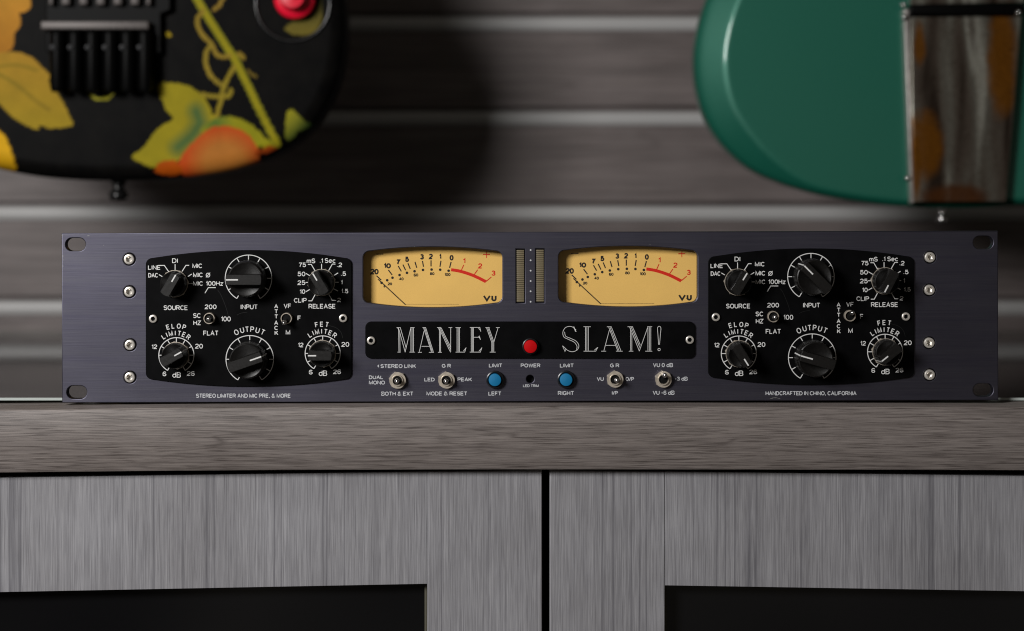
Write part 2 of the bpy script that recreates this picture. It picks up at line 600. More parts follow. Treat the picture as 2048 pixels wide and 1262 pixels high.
MAT["tuner"] = plain("dull screw tip", (0.03, 0.03, 0.032), 0.5, 0.2)
MAT["redknob"] = plain("red knob plastic", (0.75, 0.004, 0.03), 0.3)


def glass_mat(name, fac, tint=(1, 1, 1), rough=0.03):
    m = bpy.data.materials.new(name)
    m.use_nodes = True
    nt = m.node_tree
    nt.nodes.remove(nt.nodes["Principled BSDF"])
    out = nt.nodes["Material Output"]
    t = nt.nodes.new("ShaderNodeBsdfTransparent")
    t.inputs["Color"].default_value = (*tint, 1)
    g = nt.nodes.new("ShaderNodeBsdfGlossy")
    g.inputs["Roughness"].default_value = rough
    fr = nt.nodes.new("ShaderNodeFresnel")
    fr.inputs["IOR"].default_value = fac
    mx = nt.nodes.new("ShaderNodeMixShader")
    nt.links.new(fr.outputs["Fac"], mx.inputs["Fac"])
    nt.links.new(t.outputs["BSDF"], mx.inputs[1])
    nt.links.new(g.outputs["BSDF"], mx.inputs[2])
    nt.links.new(mx.outputs["Shader"], out.inputs["Surface"])
    return m


MAT["meterglass"] = glass_mat("meter window", 1.35)
MAT["topglass"] = glass_mat("shelf glass", 1.5, (0.72, 0.80, 0.76), 0.06)
MAT["glassedge"] = plain("polished glass edge", (0.42, 0.46, 0.44), 0.2)

# ------------------------------------------------------------------ wall
WALL_Y = 0.57
kw = (D + WALL_Y) / F


def wz(py):
    return HC - (py - HZ) * kw


bands = [wz(43 + 189.5 * i) for i in range(-3, 5)]
a = Acc()
XW = 1.3
prof = [(WALL_Y, bands[0] + 0.12)]
for z in bands:
    prof += [(WALL_Y, z + 0.0074), (WALL_Y + 0.008, z + 0.0072), (WALL_Y + 0.008, z - 0.0074), (WALL_Y, z - 0.0075)]
prof.append((WALL_Y, -0.25))
vs = [(-XW, y, z) for y, z in prof] + [(XW, y, z) for y, z in prof]
n = len(prof)
a.add(vs, [(i, i + 1, n + i + 1, n + i) for i in range(n - 1)])
a.add([(-XW, WALL_Y + 0.03, prof[0][1]), (XW, WALL_Y + 0.03, prof[0][1]), (XW, WALL_Y + 0.03, -0.25), (-XW, WALL_Y + 0.03, -0.25)], [(0, 1, 2, 3)])
wall = link("wall", a.mesh("wall", MAT["slat"]))
setp(wall, kind="structure", label="brown grey slatted wall with metal inserts behind the guitars", category="wall")
ra = Acc()
pr = [(0.0045, -0.0070), (0.0, -0.0071), (-0.0009, -0.0062), (-0.0012, -0.0015), (-0.0009, 0.0026), (-0.0001, 0.0036), (0.0045, 0.0038)]
vs = [(-XW, y, z) for y, z in pr] + [(XW, y, z) for y, z in pr]
n = len(pr)
ra.add(vs, [(i, n + i, n + i + 1, i + 1) for i in range(n - 1)], 0, True)
rail_me = ra.mesh("rail", MAT["rail"], 60)
for z in bands:
    link("rail", rail_me, wall, (0, WALL_Y, z - 0.0002))

# ------------------------------------------------------------------ cabinet
cab = empty("cabinet", (0, 0.2, -0.5), "grey wood cabinet with brown oak top board and two glazed doors", "cabinet")
C0 = Vector((0, 0.2, -0.5))


def cabinet_part(name, acc, mats, parent=None, **k):
    me = acc.mesh(name, mats)
    return link(name, me, parent or cab, tuple(-C0) if parent is None else (0, 0, 0), **k)


YB = -0.016   # front face of the top board


def bend(p):
    """the long board is not quite straight: both ends hang about two millimetres"""
    t = p[0] / 0.26
    s = 0.0016 * t * t if p[0] < 0 else 0.0004 * t * t
    return (p[0], p[1], p[2] - s)


zb = W(0, 939, YB).z
ba = Acc()
bm = bmesh.new()
bmesh.ops.create_grid(bm, x_segments=1, y_segments=1, size=1)
bm.free()
pr = [(WALL_Y, -0.0), (YB + 0.0010, 0.0), (YB + 0.0004, -0.0004), (YB, -0.0012), (YB, zb + 0.0008), (YB + 0.0006, zb), (WALL_Y, zb)]
xs = [-0.75 + 1.5 * i / 60 for i in range(61)]
n = len(pr)
vs = [bend((x, y, z)) for x in xs for y, z in pr]
fs = []
for i in range(60):
    for j in range(n):
        j2 = (j + 1) % n
        fs.append((i * n + j, i * n + j2, (i + 1) * n + j2, (i + 1) * n + j))
fs.append(tuple(range(n - 1, -1, -1)))
fs.append(tuple(60 * n + j for j in range(n)))
mi = []
ba.add(vs, fs, 0, True)
cabinet_part("worktop", ba, [MAT["board"]])

# carcass: sides, back and a dark inside
ca = Acc()
zt = zb - 0.012
ca.box(-0.75, 0.75, 0.020, 0.38, zt - 0.004, zt + 0.010)
ca.box(-0.75, 0.75, 0.37, 0.39, -0.5, zt)
ca.box(-0.75, -0.73, 0.020, 0.37, -0.5, zt)
ca.box(0.73, 0.75, 0.020, 0.37, -0.5, zt)
ca.box(-0.73, 0.73, 0.020, 0.37, -0.5, -0.48)
cabinet_part("carcass", ca, MAT["hole"])

YD = -0.008   # door fronts


def rect(x0, x1, z0, z1):
    return [(x0, z0), (x1, z0), (x1, z1), (x0, z1)]


def make_door(xl, xr, stile_l, stile_r, top_l, top_r, rail_b, label):
    """xl..xr door edges; stile inner edges; in photo pixels at the door plane"""
    q = lambda px, py: (W(px, py, YD).x, W(px, py, YD).z)
    x0, ztl = q(xl, top_l)
    x1, ztr = q(xr, top_r)
    zb_ = -0.46
    si0, zr = q(stile_l, rail_b)
    si1, _ = q(stile_r, rail_b)
    th = 0.019
    slope = (ztr - ztl) / (x1 - x0)
    hinge = Vector((x0 if abs(x0) > abs(x1) else x1, YD, zb_))
    loops = None
    fr = Acc()
    # two stiles and the top and bottom rails meet in butt joints, 0.2 mm apart
    g = 0.00005
    fr.plate([[(x0, zb_), (si0 - g, zb_), (si0 - g, ztl + slope * (si0 - x0)), (x0, ztl)]], YD, YD + th, 0.0007)
    fr.plate([[(si1 + g, zb_), (x1, zb_), (x1, ztr), (si1 + g, ztl + slope * (si1 - x0))]], YD, YD + th, 0.0007)
    zra, zrb = zr, zr + slope * (si1 - si0) * 1.3
    if x0 < 0:
        zra, zrb = zr - slope * (si1 - si0) * 1.3, zr
    fr.plate([[(si0, zra), (si1, zrb), (si1, ztl + slope * (si1 - x0)), (si0, ztl + slope * (si0 - x0))]], YD + 0.0002, YD + th, 0.0002)
    fr.plate([[(si0, zb_), (si1, zb_), (si1, zb_ + 0.06), (si0, zb_ + 0.06)]], YD + 0.0002, YD + th, 0.0002)
    d = link("door", fr.mesh("door", MAT["door"], 30), cab, tuple(-C0), label=label)
    p = Acc()
    p.box(si0 - 0.006, si1 + 0.006, YD + 0.0105, YD + 0.0145, zb_ + 0.05, max(zra, zrb) + 0.006)
    link("glass_pane", p.mesh("glass_pane", MAT["pane"]), d)
    gk = Acc()
    xg = si1 if x0 < 0 else si0 + 0.0016
    gk.box(xg - 0.0016, xg - 0.0002, YD + 0.0075, YD + 0.0104, zb_ + 0.06, max(zra, zrb) - 0.0015, 0, 0.0003)
    link("gasket", gk.mesh("gasket", MAT["gasket"]), d)
    return d


make_door(-690, 1084, -455, 854, 966, 939.5, 1168, "left door with a slightly sagging top edge")
make_door(1099, 2840, 1330, 2610, 940, 962, 1171, "right door with a wider gap under the board")

# glass sheet lying on the board, from just behind the front plate to the wall
gl = Acc()
gl.box(-0.70, 0.70, 0.012, WALL_Y - 0.012, 0.0002, 0.0016)
gme = gl.mesh("glass_sheet", [MAT["topglass"], MAT["glassedge"]])
for p in gme.polygons:
    if p.normal.y < -0.9:
        p.material_index = 1
gs = link("glass_sheet", gme)
setp(gs, label="thin clear glass sheet lying on the cabinet top under the rack unit", category="glass sheet")

# ------------------------------------------------------------------ the rack unit
unit = empty("rack_processor", tuple(ROOT), "wide dark anodised audio rack unit with two amber meters, ten black knobs and engraved nameplate", "audio unit")
unit.rotation_euler = (0, TILT, 0)
PT = 0.006   # plate thickness


def uc(pts):
    return [U(*p) for p in pts]


def circ(px, py, r, n=28):
    return uc([(px + r * math.cos(2 * math.pi * k / n), py + r * math.sin(2 * math.pi * k / n)) for k in range(n)])


def stadium(px, py, w, h, n=10):
    out = []
    r = h / 2
    for k in range(n + 1):
        t = -math.pi / 2 + math.pi * k / n
        out.append((px + w / 2 - r + r * math.cos(t), py + r * math.sin(t)))
    for k in range(n + 1):
        t = math.pi / 2 + math.pi * k / n
        out.append((px - w / 2 + r + r * math.cos(t), py + r * math.sin(t)))
    return uc(out)


def barrel(cx, hw, yt_mid, yt_c, yb_mid, yb_c, r, off=(0, 0), n=18, inset=0.0):
    """rounded oblong whose top and bottom bow outwards"""
    hw -= inset
    yt_mid += inset; yt_c += inset; yb_mid -= inset; yb_c -= inset
    pts = []
    def top(x): return yt_mid + (yt_c - yt_mid) * (x / hw) ** 2
    def bot(x): return yb_mid + (yb_c - yb_mid) * (x / hw) ** 2
    xi = hw - r
    for k in range(n + 1):
        x = -xi + 2 * xi * k / n
        pts.append((x, top(x)))
    for k in range(1, 8):
        t = R(90 * k / 8)
        pts.append((xi + r * math.sin(t), top(xi) + r - r * math.cos(t)))
    pts.append((hw, top(xi) + r))
    for k in range(0, 8):
        t = R(90 * k / 8)
        pts.append((xi + r * math.cos(t), bot(xi) - r + r * math.sin(t)))
    for k in range(n + 1):
        x = xi - 2 * xi * k / n
        pts.append((x, bot(x)))
    for k in range(1, 8):
        t = R(90 * k / 8)
        pts.append((-xi - r * math.sin(t), bot(xi) - r + r * math.cos(t)))
    pts.append((-hw, bot(xi) - r))
    for k in range(0, 8):
        t = R(90 * k / 8)
        pts.append((-xi - r * math.cos(t), top(xi) + r - r * math.sin(t)))
    return uc([(cx + x + off[0], y + off[1]) for x, y in pts])


FACE_SCREWS = [(258.5, 518.4), (259, 583.4), (260.2, 689.6), (260, 754.4), (1859.6, 514.5), (1858.6, 579.8), (1858.2, 685.6), (1859, 749.4)]
SLOTS = [(151, 489), (153.5, 784.5), (1966.5, 485), (1966.5, 780)]
METERS = [(0, 0), (390.5, -1.5)]
LEDS = [(1040.8, 551.8), (1080.1, 551.3)]


def meter_loop(off, inset=0.0):
    return barrel(865.5, 139, 494, 504, 615, 604, 13, off, inset=inset)


x0, zl = U(124, 804.5)
x1, zh = U(1996, 464)
zbot, ztop = U(1061, 803)[1], U(1061, 464)[1]
fp = Acc()
loops = [[(x0, zbot), (x1, zbot), (x1, ztop), (x0, ztop)]]
loops += [stadium(px, py, 40, 26) for px, py in SLOTS]
loops += [circ(px, py, 12.4) for px, py in FACE_SCREWS]
loops += [meter_loop(o) for o in METERS]
loops += [uc([(px - 8.8, py - 53.8), (px + 8.8, py - 53.8), (px + 8.8, py + 53.8), (px - 8.8, py + 53.8)]) for px, py in LEDS]
loops += [circ(1060.4, 758, 7.6)]
fp.plate(loops, 0.0, PT, 0.00045)
# little chips where the anodising is worn to bare metal
for px, py, w, h in [(1550, 795.5, 17, 1.6), (1543, 797, 9, 1.2), (1558, 796.6, 8, 1.3), (124.5, 470.5, 2.6, 3), (126, 532, 2, 3.4), (126, 512, 1.6, 4), (177, 471.5, 6, 1.5), (207.5, 490.3, 1.6, 1.6), (298, 469.5, 1.6, 1.4), (829, 493, 2.2, 1.2), (1300, 489, 1.5, 1.5), (127, 520, 1.4, 2)]:
    n_ = 9
    pts = []
    for k in range(n_):
        t = 2 * math.pi * k / n_
        q = random.uniform(0.55, 1.0)
        pts.append(U(px + w / 2 * q * math.cos(t), py + h / 2 * q * math.sin(t)))
    fp.add([(p[0], -0.00003, p[1]) for p in pts], [tuple(range(n_))], 1)
faceplate = link("faceplate", fp.mesh("faceplate", [MAT["plate"], MAT["bare"]], 25), unit)

ch = Acc()
cx0, cx1 = U(232, 700)[0], U(1886, 700)[0]
ch.box(cx0, cx1, 0.0112, 0.30, 0.0012, ztop - 0.0105, 0, 0.0006)
link("chassis", ch.mesh("chassis", MAT["chassis"]), unit)

# printed legends on the front plate, one caption for each control
CAPTIONS = [
    [("STEREO LINK", 761, 832, 728.3, 736), ("DUAL", 737.8, 766.5, 750.9, 758.2), ("MONO", 737.8, 770, 761.2, 769), ("BOTH & EXT", 762.7, 826.7, 783.2, 791.4)],
    [("G R", 883.5, 902, 727.8, 735.4), ("LED", 848.7, 869.4, 755.3, 762.8), ("PEAK", 915, 944, 755, 762.8), ("MODE & RESET", 853, 934.7, 783, 791)],
    [("LIMIT", 977.8, 1004.7, 727, 734.8), ("LEFT", 976.8, 1002.7, 783, 791)],
    [("POWER", 1041.5, 1080.8, 727, 734.8)],
    [("LED TRIM", 1046, 1077.7, 768.8, 774.2)],
    [("LIMIT", 1119.8, 1147.6, 727, 735), ("RIGHT", 1115.7, 1148, 782, 790.3)],
    [("G R", 1220, 1238.6, 727, 734.8), ("VU", 1193.6, 1207.6, 754, 761.8), ("O/P", 1251, 1268, 754, 762), ("I/P", 1223.7, 1235.8, 782, 789.6)],
    [("VU 0 dB", 1306, 1346, 726, 734.3), ("-3 dB", 1349.3, 1375.3, 753.4, 761.4), ("VU -6 dB", 1305.4, 1349, 781.2, 789.6)],
    [("STEREO LIMITER AND MIC PRE, & MORE", 392, 581.5, 787.2, 795.6)],
    [("HANDCRAFTED IN CHINO, CALIFORNIA", 1531, 1713, 782.3, 790.6)]]
for n_c, cap_ in enumerate(CAPTIONS):
    L = Print(-0.00005)
    for s, x0_, x1_, y0_, y1_ in cap_:
        L.text(s, x0_, x1_, y0_, y1_, 1.0 if s == "LED TRIM" else 1.5)
    if n_c == 0:
        tri = [L.P(754.5, 732), L.P(757.8, 728.8), L.P(757.8, 735.2)]
        L.a.add([(p[0], -0.00006, p[1]) for p in tri], [(0, 1, 2)])
    link("caption", L.a.mesh("caption", MAT["legend"]), faceplate)
L = Print(-0.00005)
for yy in (500, 520.6, 541.3, 562, 582.5, 603.4):
    L.dot(1061.2, yy, 1.7)
link("scale_dots", L.a.mesh("scale_dots", MAT["legend"]), faceplate)

# ---- shared small meshes (heights towards the camera)


def screw_mesh(r, sock, name):
    q = Acc()
    q.lathe([(r * 1.0, -0.0012), (r * 1.0, 0.0007), (r * 0.93, 0.00105), (r * 0.80, 0.0012), (sock * 1.06, 0.0012), (sock, 0.0010), (sock * 0.97, -0.0009), (0.0, -0.0016)], 30, hexr=(4, 5, 6))
    return q.mesh(name, MAT["steel"], 35)


face_screw = screw_mesh(10.6 * S, 6.4 * S, "cap_screw")
plate_screw = screw_mesh(8.4 * S, 4.6 * S, "plate_screw")

for i, (px, py) in enumerate(FACE_SCREWS):
    x, z = U(px, py)
    link("cap_screw", face_screw, unit, (x, 0.0, z), (0, R(random.uniform(0, 60)), 0))


def knob_meshes(r, rt, h1, h2, bw, name):
    q = Acc()
    q.lathe([(r * 0.985, 0.0012), (r, 0.0016), (r * 0.985, h1 * 0.55), (r * 0.955, h1 - 0.0010), (r * 0.93, h1 - 0.0003), (r * 0.88, h1), (r * 0.80, h1 - 0.0003), (r * 0.5, h1 - 0.0012), (0, h1 - 0.0016)], 48)
    # grip bar: a slab whose ends follow the round body
    n_ = 8
    def slab(rr, w):
        out = []
        t = math.asin(min(0.95, w / 2 / rr))
        for k in range(n_ + 1):
            b = -t + 2 * t * k / n_
            out.append((rr * math.sin(b), rr * math.cos(b)))
        for k in range(n_ + 1):
            b = -t + 2 * t * k / n_
            out.append((-rr * math.sin(b), -rr * math.cos(b)))
        return out
    lev = [(r * 0.975, bw * 1.10, h1 * 0.45), (rt * 1.005, bw * 1.02, h2 - 0.0005), (rt * 0.995, bw * 0.985, h2 - 0.00015), (rt * 0.975, bw * 0.93, h2)]
    vs, fs = [], []
    for rr, w, h in lev:
        vs += [(x, -h, z) for x, z in slab(rr, w)]
    m_ = 2 * (n_ + 1)
    for i in range(len(lev) - 1):
        for k in range(m_):
            k2 = (k + 1) % m_
            fs.append((i * m_ + k, (i + 1) * m_ + k, (i + 1) * m_ + k2, i * m_ + k2))
    fs.append(tuple((len(lev) - 1) * m_ + k for k in range(m_ - 1, -1, -1)))
    q.add(vs, fs, 0, True)
    body = q.mesh(name, MAT["knob"], 30)
    p = Acc()
    lw = 2.6 * S
    e = 0.00006
    path = [(rt * 0.30, h2 + e), (rt * 0.965, h2 + e), (rt * 1.006 + e, h2 - 0.0006), (r * 0.985 + 2 * e, h1 * 0.55), (r * 1.0 + e, 0.0018)]
    vs = []
    for zz, h in path:
        vs += [(-lw / 2, -h, zz), (lw / 2, -h, zz)]
    p.add(vs, [(2 * i, 2 * i + 1, 2 * i + 3, 2 * i + 2) for i in range(len(path) - 1)])
    line = p.mesh("pointer_line", MAT["white"])
    return body, line


knob_s = knob_meshes(26.2 * S, 23.6 * S, 0.0085, 0.0160, 19.5 * S, "knob")
knob_b = knob_meshes(37.0 * S, 35.4 * S, 0.0125, 0.0200, 20.5 * S, "knob")
nu = Acc()
nu.lathe([(28.6 * S, 0.0), (28.6 * S, 0.0016), (27.0 * S, 0.0021), (20 * S, 0.0021)], 48, hexr=(0, 1))
nut_me = nu.mesh("shaft_nut", MAT["nickel"], 20)

CP = 0.0012   # control plates stand this proud


def put_knob(px, py, ang, big, label=None):
    x, z = U(px, py)
    body, line = knob_b if big else knob_s
    k = link("knob", body, unit, (x, -CP, z), (0, R(ang), 0), label)
    link("pointer_line", line, k)
    if not big:
        link("shaft_nut", nut_me, k, (0, 0, 0), (0, R(-ang + random.uniform(0, 60)), 0))


# toggle switches
bu = Acc()
bu.lathe([(11.4 * S, 0.0), (11.4 * S, 0.0030), (10.8 * S, 0.0036), (9.6 * S, 0.0036), (9.0 * S, 0.0031), (8.8 * S, 0.0004)], 32)
bush_me = bu.mesh("toggle_switch", MAT["nickel"], 35)
bh = Acc()
bh.lathe([(9.0 * S, 0.0004), (8.6 * S, 0.0026), (0, 0.0028)], 24)
well_me = bh.mesh("switch_well", MAT["hole"], 35)
le = Acc()
le.lathe([(2.4 * S, 0.0010), (2.6 * S, 0.0030), (3.8 * S, 0.0056), (4.7 * S, 0.0070), (4.8 * S, 0.0077), (4.0 * S, 0.0085), (2.2 * S, 0.00895), (0, 0.0091)], 24)
lever_me = le.mesh("lever", MAT["chrome"], 60)
hx = Acc()
hx.lathe([(18.0 * S, 0.0), (18.0 * S, 0.0018), (16.4 * S, 0.0024), (11 * S, 0.0024)], 48, hexr=(0, 1))
hexnut_me = hx.mesh("hex_nut", MAT["nickel"], 20)


def put_toggle(px, py, tx, tz, y, nut, label=None):
    """tx, tz tilt of the lever in degrees, to the right and upwards"""
    x, z = U(px, py)
    t = link("toggle_switch", bush_me, unit, (x, y, z), label=label)
    link("switch_well", well_me, t)
    link("lever", lever_me, t, (0, 0, 0), (R(-tz), 0, R(tx)))
    if nut is not None:
        link("hex_nut", hexnut_me, t, (0, 0, 0), (0, R(nut), 0))


KNOBS = [(351, 567, False), (497.6, 556.4, True), (644, 564.5, False), (353.5, 710, False), (500.1, 718.2, True), (645.8, 706.3, False)]
ANG = [[30, -90, -31, 61, 71, -90], [31.6, -45, -152.5, 148, -74, -128.4]]
TOG = [[(420.8, 635.9, 3, 0), (574.5, 636, -5, -14)], [(421.2, 635.9, 1, 0), (574.1, 634.1, 3, 14)]]
PLATE_OFF = [(0, 0), (1123.6, -3.3)]


def control_plate(off, angs, togs, label):
    a_ = Acc()
    holes = [circ(px + off[0], py + off[1], 9) for px, py in ((307.5, 637.1), (686.7, 636.1))]
    a_.plate([barrel(498, 205.7, 500, 518, 773, 756.5, 13, off)], -CP, -0.00005, 0.00025)
    for pts in ([(436, 580), (441, 587), (447, 600), (453, 616), (458, 634)], [(474, 630), (483, 626), (495, 624)], [(560, 628), (553, 631), (549, 634)], [(655, 650), (672, 655), (682, 664), (686, 676)]):
        a_.ribbon(uc([(px + off[0], py + off[1]) for px, py in smooth(pts)]), 0.9 * S, -CP - 0.00001, 1)
    cp = link("control_plate", a_.mesh("control_plate", [MAT["black"], MAT["scratch"]], 25), unit, label=label)
    T = Print(-CP - 0.00003, off)
    for s, a0, a1, b0, b1 in [
        ("LINE", 296.9, 321.8, 530.3, 539.3), ("DAC", 297.4, 317, 545.8, 554.8), ("DI", 345, 356.5, 516.5, 525.9),
        ("MIC", 385.6, 405.3, 527, 536), ("MIC", 386.9, 406.6, 545, 554.2), ("MIC", 387, 406.8, 562.4, 571.4),
        ("100Hz", 412.3, 447, 562, 571.3), ("SOURCE", 328, 376.4, 610.4, 619.9), ("200", 410.2, 433.8, 608.7, 618),
        ("SC", 386.9, 402.4, 626.2, 635.7), ("HZ", 387.4, 402.6, 640.7, 650), ("100", 442.6, 462.2, 632.6, 642.6),
        ("FLAT", 407.2, 437.6, 661, 670.7), ("INPUT", 481.9, 515.9, 608.7, 618.2), ("75", 598, 612.5, 525, 534),
        ("mS", 613.8, 631, 516.8, 526.3), (".1", 639.8, 646.4, 516.5, 525.7), ("Sec", 650, 671.9, 516.2, 525.7),
        (".2", 674, 684.5, 525, 534), ("50", 595.6, 611.2, 543.2, 552.3), (".5", 681.9, 692.4, 542.8, 551.6),
        ("25", 595.6, 611, 560.6, 569.8), ("1", 682.3, 685.6, 560, 568.8), ("10", 599.8, 611, 578.4, 587.4),
        ("1.5", 682.9, 696.8, 577.6, 586.5), ("CLIP", 588.4, 613.8, 595.8, 605), ("2", 674.9, 682.3, 595.4, 603.9),
        ("RELEASE", 617.6, 671.5, 607.5, 617), ("VF", 568, 583, 607, 616.3), ("F", 595.6, 602.4, 631, 640.7),
        ("M", 572, 581, 659.6, 669), ("A", 549, 556.8, 608.2, 616.6), ("T", 549.4, 556.6, 618.4, 626.8),
        ("T", 549.4, 556.6, 628.6, 637), ("A", 549, 556.8, 641, 649.4), ("C", 549.3, 556.6, 651.3, 659.7),
        ("K", 549.8, 557, 661.3, 669.7)]:
        T.text(s, a0, a1, b0, b1)
    # phase sign
    T.line([(416.7 + 3.7 * math.sin(R(t)), 550 - 3.9 * math.cos(R(t))) for t in range(0, 360, 24)], 1.4, True)
    T.line([(412.6, 554.6), (420.9, 545.2)], 1.3)
    for pts in [
        [(318.7, 549), (325.4, 553)], [(317.5, 530.7), (329.5, 530.7), (338.3, 543.4)], [(351, 528.2), (351, 540)],
        [(378.9, 530.5), (372.6, 530.5), (364, 544)], [(384.2, 548), (376.4, 553)], [(385.6, 566.9), (377.6, 566.9)],
        [(410.6, 585.9), (417.3, 575), (432.2, 575)],
        [(616.3, 528.6), (623, 528.6), (631.5, 543)], [(643.6, 527.5), (643.6, 538.6)], [(671.2, 528), (665, 528), (656.6, 542.8)],
        [(676.5, 545.6), (667.4, 551.4)], [(677.8, 564.3), (668.6, 564.3)], [(676.5, 582), (667, 577)],
        [(672, 600.5), (665, 600.5), (658, 588.4)], [(617.3, 601.4), (624, 601.4), (630.5, 589.3)],
        [(612.3, 583.3), (619.9, 578.7)], [(611.6, 564.6), (617.5, 564.6)], [(612.3, 546.6), (621, 551.8)]]:
        T.line(pts, 1.6)
    tk = range(-150, 151, 30)
    T.ring(497.6, 556.4, 46.5, ticks=tk)
    T.ring(500.1, 718.2, 47.5, ticks=tk)
    T.arc("OUTPUT", 500, 720, 61.8, [-25.5, -14.2, -4.8, 4.6, 14.8, 25], 11.3)
    for (cx, cy), word, wa in (((353.5, 710), "ELOP", [-15.8, -5.6, 5.8, 16.6]), ((645.8, 706.5), "FET", [-11, -1, 9.5])):
        T.ring(cx, cy, 35.1, ticks=tk)
        T.arc(word, cx - 1, cy, 58.4, wa, 10.2)
        T.arc("LIMITER", cx - 1.4, cy, 44.3, [-33.5, -23.6, -12.8, -1.0, 9.6, 21.8, 35], 10.2)
        dx, dy = cx - 353.5, cy - 710
        for s, a0, a1, b0, b1 in [("12", 304, 315, 688.5, 697.6), ("20", 391, 406.5, 687.2, 696.7), ("6", 326, 333.5, 742.6, 751.9), ("dB", 345.6, 362.4, 744, 754.8), ("26", 374.5, 390, 742, 751.2)]:
            T.text(s, a0 + dx, a1 + dx, b0 + dy, b1 + dy)
    link("engraved_legend", T.a.mesh("engraved_legend", MAT["white"]), cp)
    for px, py in ((307.5, 637.1), (686.9, 636)):
        x, z = U(px + off[0], py + off[1])
        link("plate_screw", plate_screw, cp, (x, -CP - 0.0001, z), (0, R(random.uniform(0, 60)), 0))
    for (px, py, big), an in zip(KNOBS, angs):
        put_knob(px + off[0], py + off[1], an, big)
    for px, py, tx, tz in togs:
        put_toggle(px + off[0], py + off[1], tx, tz, -CP, None)


control_plate(PLATE_OFF[0], ANG[0], TOG[0], "left black control plate")
control_plate(PLATE_OFF[1], ANG[1], TOG[1], "right black control plate")

for px, py, tx, tz, nt_ in ((795.5, 760, 0, 1, 12), (893.2, 759.8, 0, 0, 24), (1229.8, 758, 4, 0, 26), (1326.3, 758, 3, 19, 20)):
    put_toggle(px, py, tx, tz, 0.0, nt_)

# nameplate with outlined letters
np_ = Acc()
np_.plate([barrel(1060.3, 329.5, 642.8, 642.8, 716.6, 716.6, 12)], -CP, -0.00005, 0.00025)
nameplate = link("nameplate", np_.mesh("nameplate", MAT["black"], 25), unit)
N = Print(-CP - 0.00003)


def strokes(org, k, lines, w):
    for ln in lines:
        N.line([(org[0] + x / k, org[1] + y / k) for x, y in ln], w)


strokes((720, 630), 6.0235, [
    [(443, 150), (490, 150)], [(456, 153), (467, 178), (471, 440)], [(481, 205), (484, 440)], [(454, 445), (490, 445)],
    [(466, 156), (545, 442)], [(488, 153), (556, 390)], [(545, 446), (612, 160)], [(608, 150), (658, 150)], [(615, 155), (615, 440)],
    [(629, 155), (629, 440)], [(645, 155), (645, 440)], [(598, 445), (660, 445)],
    [(755, 150), (795, 150)], [(773, 190), (716, 440)], [(768, 155), (862, 440)], [(781, 155), (872, 440)], [(793, 153), (884, 440)],
    [(744, 375), (834, 375)], [(700, 447), (746, 447)], [(832, 447), (891, 447)],
    [(930, 150), (976, 150)], [(948, 155), (958, 185), (960, 442)], [(970, 205), (972, 442)], [(942, 447), (986, 447)],
    [(953, 156), (1086, 436)], [(966, 154), (1090, 410)], [(978, 152), (1094, 385)], [(1094, 155), (1093, 447)], [(1068, 150), (1112, 150)],
    [(1152, 150), (1216, 150)], [(1170, 155), (1170, 440)], [(1184, 155), (1184, 440)], [(1199, 155), (1199, 440)],
    [(1153, 445), (1262, 445), (1279, 390)], [(1246, 434), (1274, 398)],
    [(1324, 148), (1444, 148), (1456, 198)], [(1428, 156), (1454, 186)], [(1341, 153), (1341, 440)], [(1354, 153), (1354, 440)],
    [(1367, 153), (1367, 440)], [(1371, 266), (1440, 266)], [(1438, 248), (1451, 296)], [(1428, 256), (1446, 282)],
    [(1324, 445), (1450, 445), (1469, 390)], [(1432, 436), (1464, 400)],
    [(1512, 150), (1561, 150)], [(1526, 155), (1588, 330), (1588, 440)], [(1540, 155), (1600, 324), (1600, 440)],
    [(1554, 155), (1612, 320), (1612, 440)], [(1614, 320), (1662, 156)], [(1638, 150), (1683, 150)], [(1564, 445), (1633, 445)]], 0.95)


link("engraved_word", N.a.mesh("engraved_word", MAT["white"]), nameplate)
N = Print(-CP - 0.00003)


strokes((1040, 630), 5.389, [
    smooth([(597, 176), (578, 136), (535, 121), (488, 136), (461, 185), (474, 236), (528, 264), (584, 292), (613, 335), (608, 372)]),
    smooth([(600, 150), (596, 176)]), [(578, 122), (605, 180)],
    smooth([(480, 180), (492, 226), (545, 250), (604, 280), (633, 325), (621, 368), (585, 390), (545, 392), (505, 374), (478, 348)]),
    [(458, 330), (484, 391), (494, 366)], [(458, 330), (503, 372)],
    [(684, 125), (761, 125)], [(705, 130), (705, 383)], [(720, 130), (720, 383)], [(735, 130), (735, 383)],
    [(685, 388), (815, 388), (838, 345)], [(800, 378), (832, 350)],
    [(936, 125), (985, 125)], [(962, 160), (903, 383)], [(955, 130), (1052, 383)], [(969, 130), (1066, 383)], [(984, 130), (1086, 383)],
    [(924, 325), (1030, 325)], [(875, 388), (926, 388)], [(1034, 388), (1104, 388)],
    [(1158, 125), (1215, 125)], [(1180, 130), (1190, 150), (1192, 383)], [(1204, 190), (1204, 383)], [(1183, 130), (1284, 386)], [(1197, 128), (1290, 350)], [(1212, 128), (1296, 325)],
    [(1284, 388), (1374, 134)], [(1370, 125), (1423, 125)], [(1377, 130), (1377, 383)], [(1392, 130), (1392, 383)], [(1408, 130), (1408, 383)],
    [(1349, 388), (1423, 388)], [(1172, 388), (1219, 388)],
    smooth([(1492, 318), (1484, 200), (1480, 148), (1486, 126), (1498, 120), (1511, 126), (1517, 148), (1512, 200), (1502, 318)])], 0.95)
strokes((1040, 630), 5.389, [[(1497 + 13 * math.cos(R(t)), 370 + 13 * math.sin(R(t))) for t in range(0, 361, 30)]], 1.0)
link("engraved_word", N.a.mesh("engraved_word", MAT["white"]), nameplate)
for px, py in ((742.7, 680.6), (1379, 679.2)):
    x, z = U(px, py)
    link("plate_screw", plate_screw, nameplate, (x, -CP - 0.0001, z), (0, R(random.uniform(0, 60)), 0))

